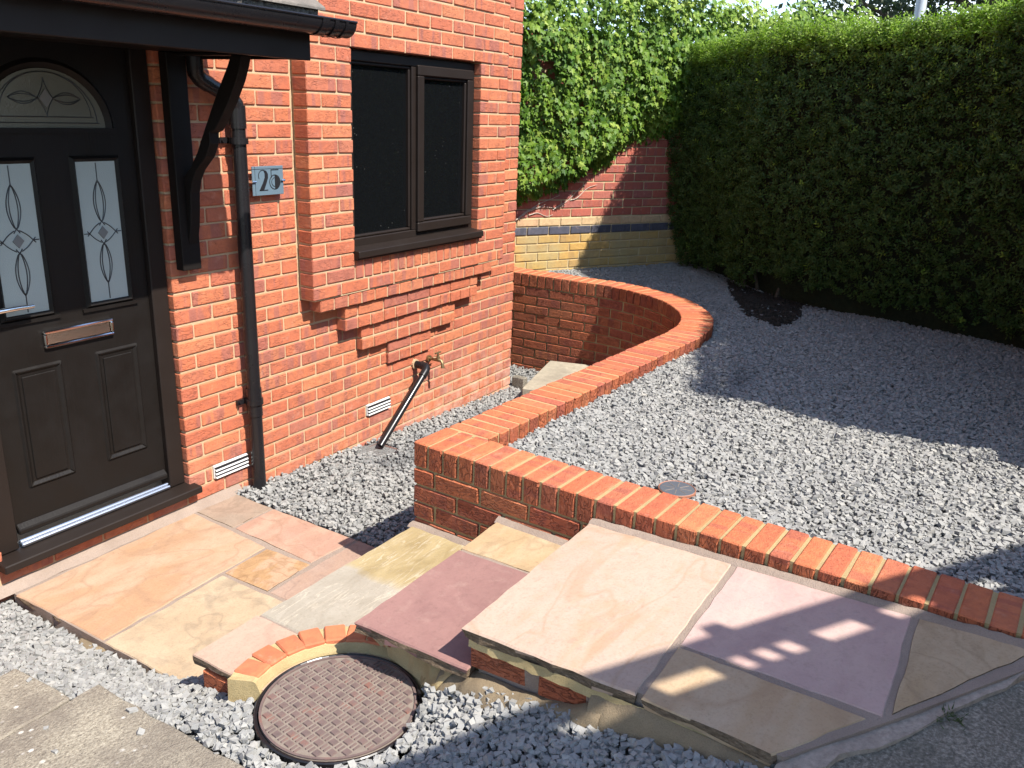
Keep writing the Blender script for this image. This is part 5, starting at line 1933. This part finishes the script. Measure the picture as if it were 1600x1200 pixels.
# courtyard
pts = []
for x, y in zip(rng.uniform(-0.856, 2.5, 30000), rng.uniform(-1.3, 1.3, 30000)):
    d = Vector((x, y)) - O
    if d.dot(E2) > -0.012: continue
    if x < XR and y > D - 0.008: continue
    if x > 1.4 and (Vector((x, y)) - ARC_C).length > ARC_RI - 0.01 and y < ARC_C.y: continue
    if x > 2.46: continue
    if abs(x - 0.14) < 0.10 and abs(y + 0.03) < 0.10: continue
    if x > 1.62 and -0.62 < y < 0.05 + 0.0 and in_poly(x, y, [(1.60, -0.16), (2.36, 0.03), (2.46, -0.32), (1.70, -0.50)]): continue
    pts.append((x, y))
pts = np.array(pts)
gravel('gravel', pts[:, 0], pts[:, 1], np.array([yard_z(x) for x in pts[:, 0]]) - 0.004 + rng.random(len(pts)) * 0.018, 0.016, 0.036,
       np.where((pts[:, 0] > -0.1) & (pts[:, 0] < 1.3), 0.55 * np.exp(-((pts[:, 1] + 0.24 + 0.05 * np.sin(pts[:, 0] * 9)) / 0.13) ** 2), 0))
# front bed
pts = []
for x, y in zip(rng.uniform(-3.1, -1.80, 36000), rng.uniform(-3.0, 0.1, 36000)):
    if x > -2.005 and y > -1.0: continue
    if x > -2.10 and -1.5 < y < -1.18: continue
    if x > -1.99 and -1.2 < y <= -0.95: continue
    rr_ = math.hypot(x - CC.x, y - CC.y)
    if rr_ < 0.243: continue
    if rr_ < 0.345 and (y > CC.y + 0.05) and (x > CC.x - 0.10): continue
    if x > -1.86 and y < -1.93: continue
    if x > -1.80: continue
    if x > -1.87 and -1.97 < y < -1.5: continue
    if in_poly(x, y, [(-2.327, -0.57), (-2.343, -0.92), (-2.256, -0.922), (-2.288, -1.301), (-2.315, -1.676), (-2.354, -2.3), (-2.15, -2.78), (-3.6, -1.9), (-3.6, -0.57)]) and random.random() > 0.003: continue
    if (Vector((x, y)) - Vector((-1.985, -2.885))).dot(Vector((kd.y, -kd.x))) > 0.005: continue
    pts.append((x, y))
pts = np.array(pts)
zz = front_z(pts[:, 0], pts[:, 1])
onpath = np.array([in_poly(x, y, [(-2.333, -0.578), (-2.349, -0.915), (-2.262, -0.928), (-2.36, -2.3), (-3.6, -1.9), (-3.6, -0.578)]) for x, y in pts])
zz = np.where(onpath, np.array([path_z(y) + 0.008 for y in pts[:, 1]]) - 0.004, zz)
gravel('gravel', pts[:, 0], pts[:, 1], zz - 0.006 + np.where(onpath, 0.002, rng.random(len(pts)) * 0.020), 0.016, 0.036)

# ================================================================== BACKGROUND TREE AND POLE
tr = empty('tree', (10.6, -2.2, 0.4))
tag(tr, 'dark leafy tree rising behind the hedge under the sky', 'tree')
b = MB()
b.tube([(0, 0, 0), (0.05, 0, 1.5), (0.0, 0.08, 3.2), (0.1, 0.1, 5.0)], [0.22, 0.17, 0.13, 0.06], 10)
b.build('trunk', bark, tr)
b = MB()
ends = []
for i in range(16):
    t = i * 2.4
    z0 = 1.8 + 0.18 * i
    ln = 2.4 - 0.05 * i
    e = Vector((math.cos(t) * ln, math.sin(t) * ln, z0 + 1.1))
    b.tube([(0, 0.05, z0), (e.x * 0.5, e.y * 0.5, z0 + 0.7), e], [0.06, 0.04, 0.015], 6)
    ends += [e, Vector((e.x * 0.6, e.y * 0.6, z0 + 0.85))]
b.build('limbs', bark, tr)['kind'] = 'stuff'
NTR = 24000
cl = [e + Vector((rng.normal(0, .25), rng.normal(0, .25), rng.normal(0, .25))) for e in ends for _ in range(3)]
ci = rng.integers(0, len(cl), NTR)
cc = np.array([tuple(c) for c in cl])[ci]
P = cc + rng.normal(0, 0.27, (NTR, 3)) * np.array([1, 1, 0.75])
V = place_leaves(PV, P, rng.normal(0, 1, (NTR, 3)) + np.array([0, -.3, .6]), rng.normal(0, 1, (NTR, 3)) + np.array([0, 0, -.5]), rng.uniform(0.07, 0.13, NTR))
link(bpy.data.objects.new('crown', cloud_mesh('crown', V, PF, np.clip(rng.normal(.4, .22, NTR), 0, 1), tree_mat)), tr)['kind'] = 'stuff'

galv = Mat('galvanised_steel', (0.42, 0.44, 0.46), 0.5, 0.5, 0.3).m
lp = empty('lamp_post', (7.39, -1.64, 0.4))
tag(lp, 'grey metal lamp post standing behind the top of the hedge', 'lamp post')
b = MB(); b.tube([(0, 0, 0), (0, 0, 1.2)], 0.085, 16); b.tube([(0, 0, 1.2), (0, 0, 5.2)], [0.060, 0.052], 16)
b.build('post', galv, lp, 0, True)
b = MB(); b.tube([(0, 0, 5.1), (0.05, 0, 5.35), (0.25, 0, 5.45), (0.5, 0, 5.46)], 0.028, 10)
b.build('arm', galv, lp, 0, True)
b = MB(); b.prism([(0.45, -0.09, 5.40), (0.95, -0.07, 5.43), (0.95, 0.07, 5.43), (0.45, 0.09, 5.40)], (0, 0, 0), (0, 0, 0.10))
b.build('lantern', galv, lp, 0.02)

# weeds along the kerb joint
def tuft(x, y, z, n, h, seed, label):
    rr = np.random.default_rng(seed)
    P = np.stack([x + rr.normal(0, .022, n), y + rr.normal(0, .018, n), np.full(n, z)], 1)
    yd = np.stack([rr.normal(0, .7, n), rr.normal(0, .7, n), np.ones(n)], 1)
    nn_ = rr.normal(0, 1, (n, 3))
    T = PV * np.array([0.22, 1, 1])
    V = place_leaves(T, P, nn_, yd, rr.uniform(.5, 1, n) * h)
    o = link(bpy.data.objects.new('weed_tuft', cloud_mesh('weed_tuft', V, PF, rr.random(n), weed_mat)))
    return tag(o, label, 'weed')
tuft(-1.535, -3.195, slope_z(-3.19) - 0.016, 45, 0.026, 1, 'small weed tuft at the outer edge of the concrete kerb')

# ================================================================== VAN (unseen, added with its roof rack to throw the foreground shadow)
van = empty('shadow_van', (0, 0, 0))
tag(van, 'unseen white van with a pipe carrier, added to cast the foreground shadow', 'van')
VA, VB = Vector((0.848, -0.530)), Vector((0.530, 0.848))
V0 = Vector((-1.94 - 0.25, -4.23)) - VB * 0.045
def vm(mb, name, mat, bevel=0.0, smooth=False):
    mb.v = [((V0 + VA * x + VB * y).x, (V0 + VA * x + VB * y).y, z + 0.61) for x, y, z in mb.v]
    return mb.build(name, mat, van, bevel, smooth)
white_paint = plastic_mat('white_van_paint', (0.75, 0.75, 0.75), 0.3)
tyre = plastic_mat('tyre_rubber', (0.02, 0.02, 0.02), 0.8)
T0, T1 = -0.62, 4.6
b = MB()
b.prism([(T0, 0, 0.35), (T0, 0, 1.9), (T0 + 0.1, 0, 2.05), (T1 - 1.7, 0, 2.05), (T1 - 0.85, 0, 1.35), (T1 - 0.1, 0, 1.05), (T1, 0, 0.75), (T1, 0, 0.35)], (0, -1.92, 0), (0, -0.02, 0))
vm(b, 'body', white_paint, 0.06)
b = MB()
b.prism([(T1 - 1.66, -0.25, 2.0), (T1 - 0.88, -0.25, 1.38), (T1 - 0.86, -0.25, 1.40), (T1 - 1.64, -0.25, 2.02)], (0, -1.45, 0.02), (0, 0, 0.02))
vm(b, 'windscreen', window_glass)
for x in (T0 + 0.75, T1 - 0.85):
    for y in (-0.14, -1.80):
        b = MB(); b.tube([(x, y - 0.11, 0.33), (x, y + 0.11, 0.33)], 0.33, 24)
        vm(b, 'wheel', tyre, 0.02)
b = MB()
b.tube([(T0 + 0.02, 0, 2.39), (T1 - 1.9, 0, 2.39)], 0.045, 14)
vm(b, 'pipe_carrier', galv, 0, True)
b = MB()
b.box(T0 + 0.05, T1 - 1.8, -0.10, -0.02, 2.0, 2.275)
b.box(T0 + 0.05, T1 - 1.8, -1.86, -1.82, 2.0, 2.255)
for x0, x1 in ((-0.5, 0.02), (0.13, 0.18), (0.36, 0.42), (0.47, 0.495), (0.55, 0.57), (0.63, 0.70), (0.86, 0.95), (1.06, 1.35), (1.46, 2.4)):
    b.box(x0, x1, -0.05, -0.012, 2.25, 2.37)  # uprights spaced to shape the light gaps in the cast shadow
b.box(0.50, 0.56, -0.02, 0.02, 2.40, 2.50)
vm(b, 'roof_rack', galv)
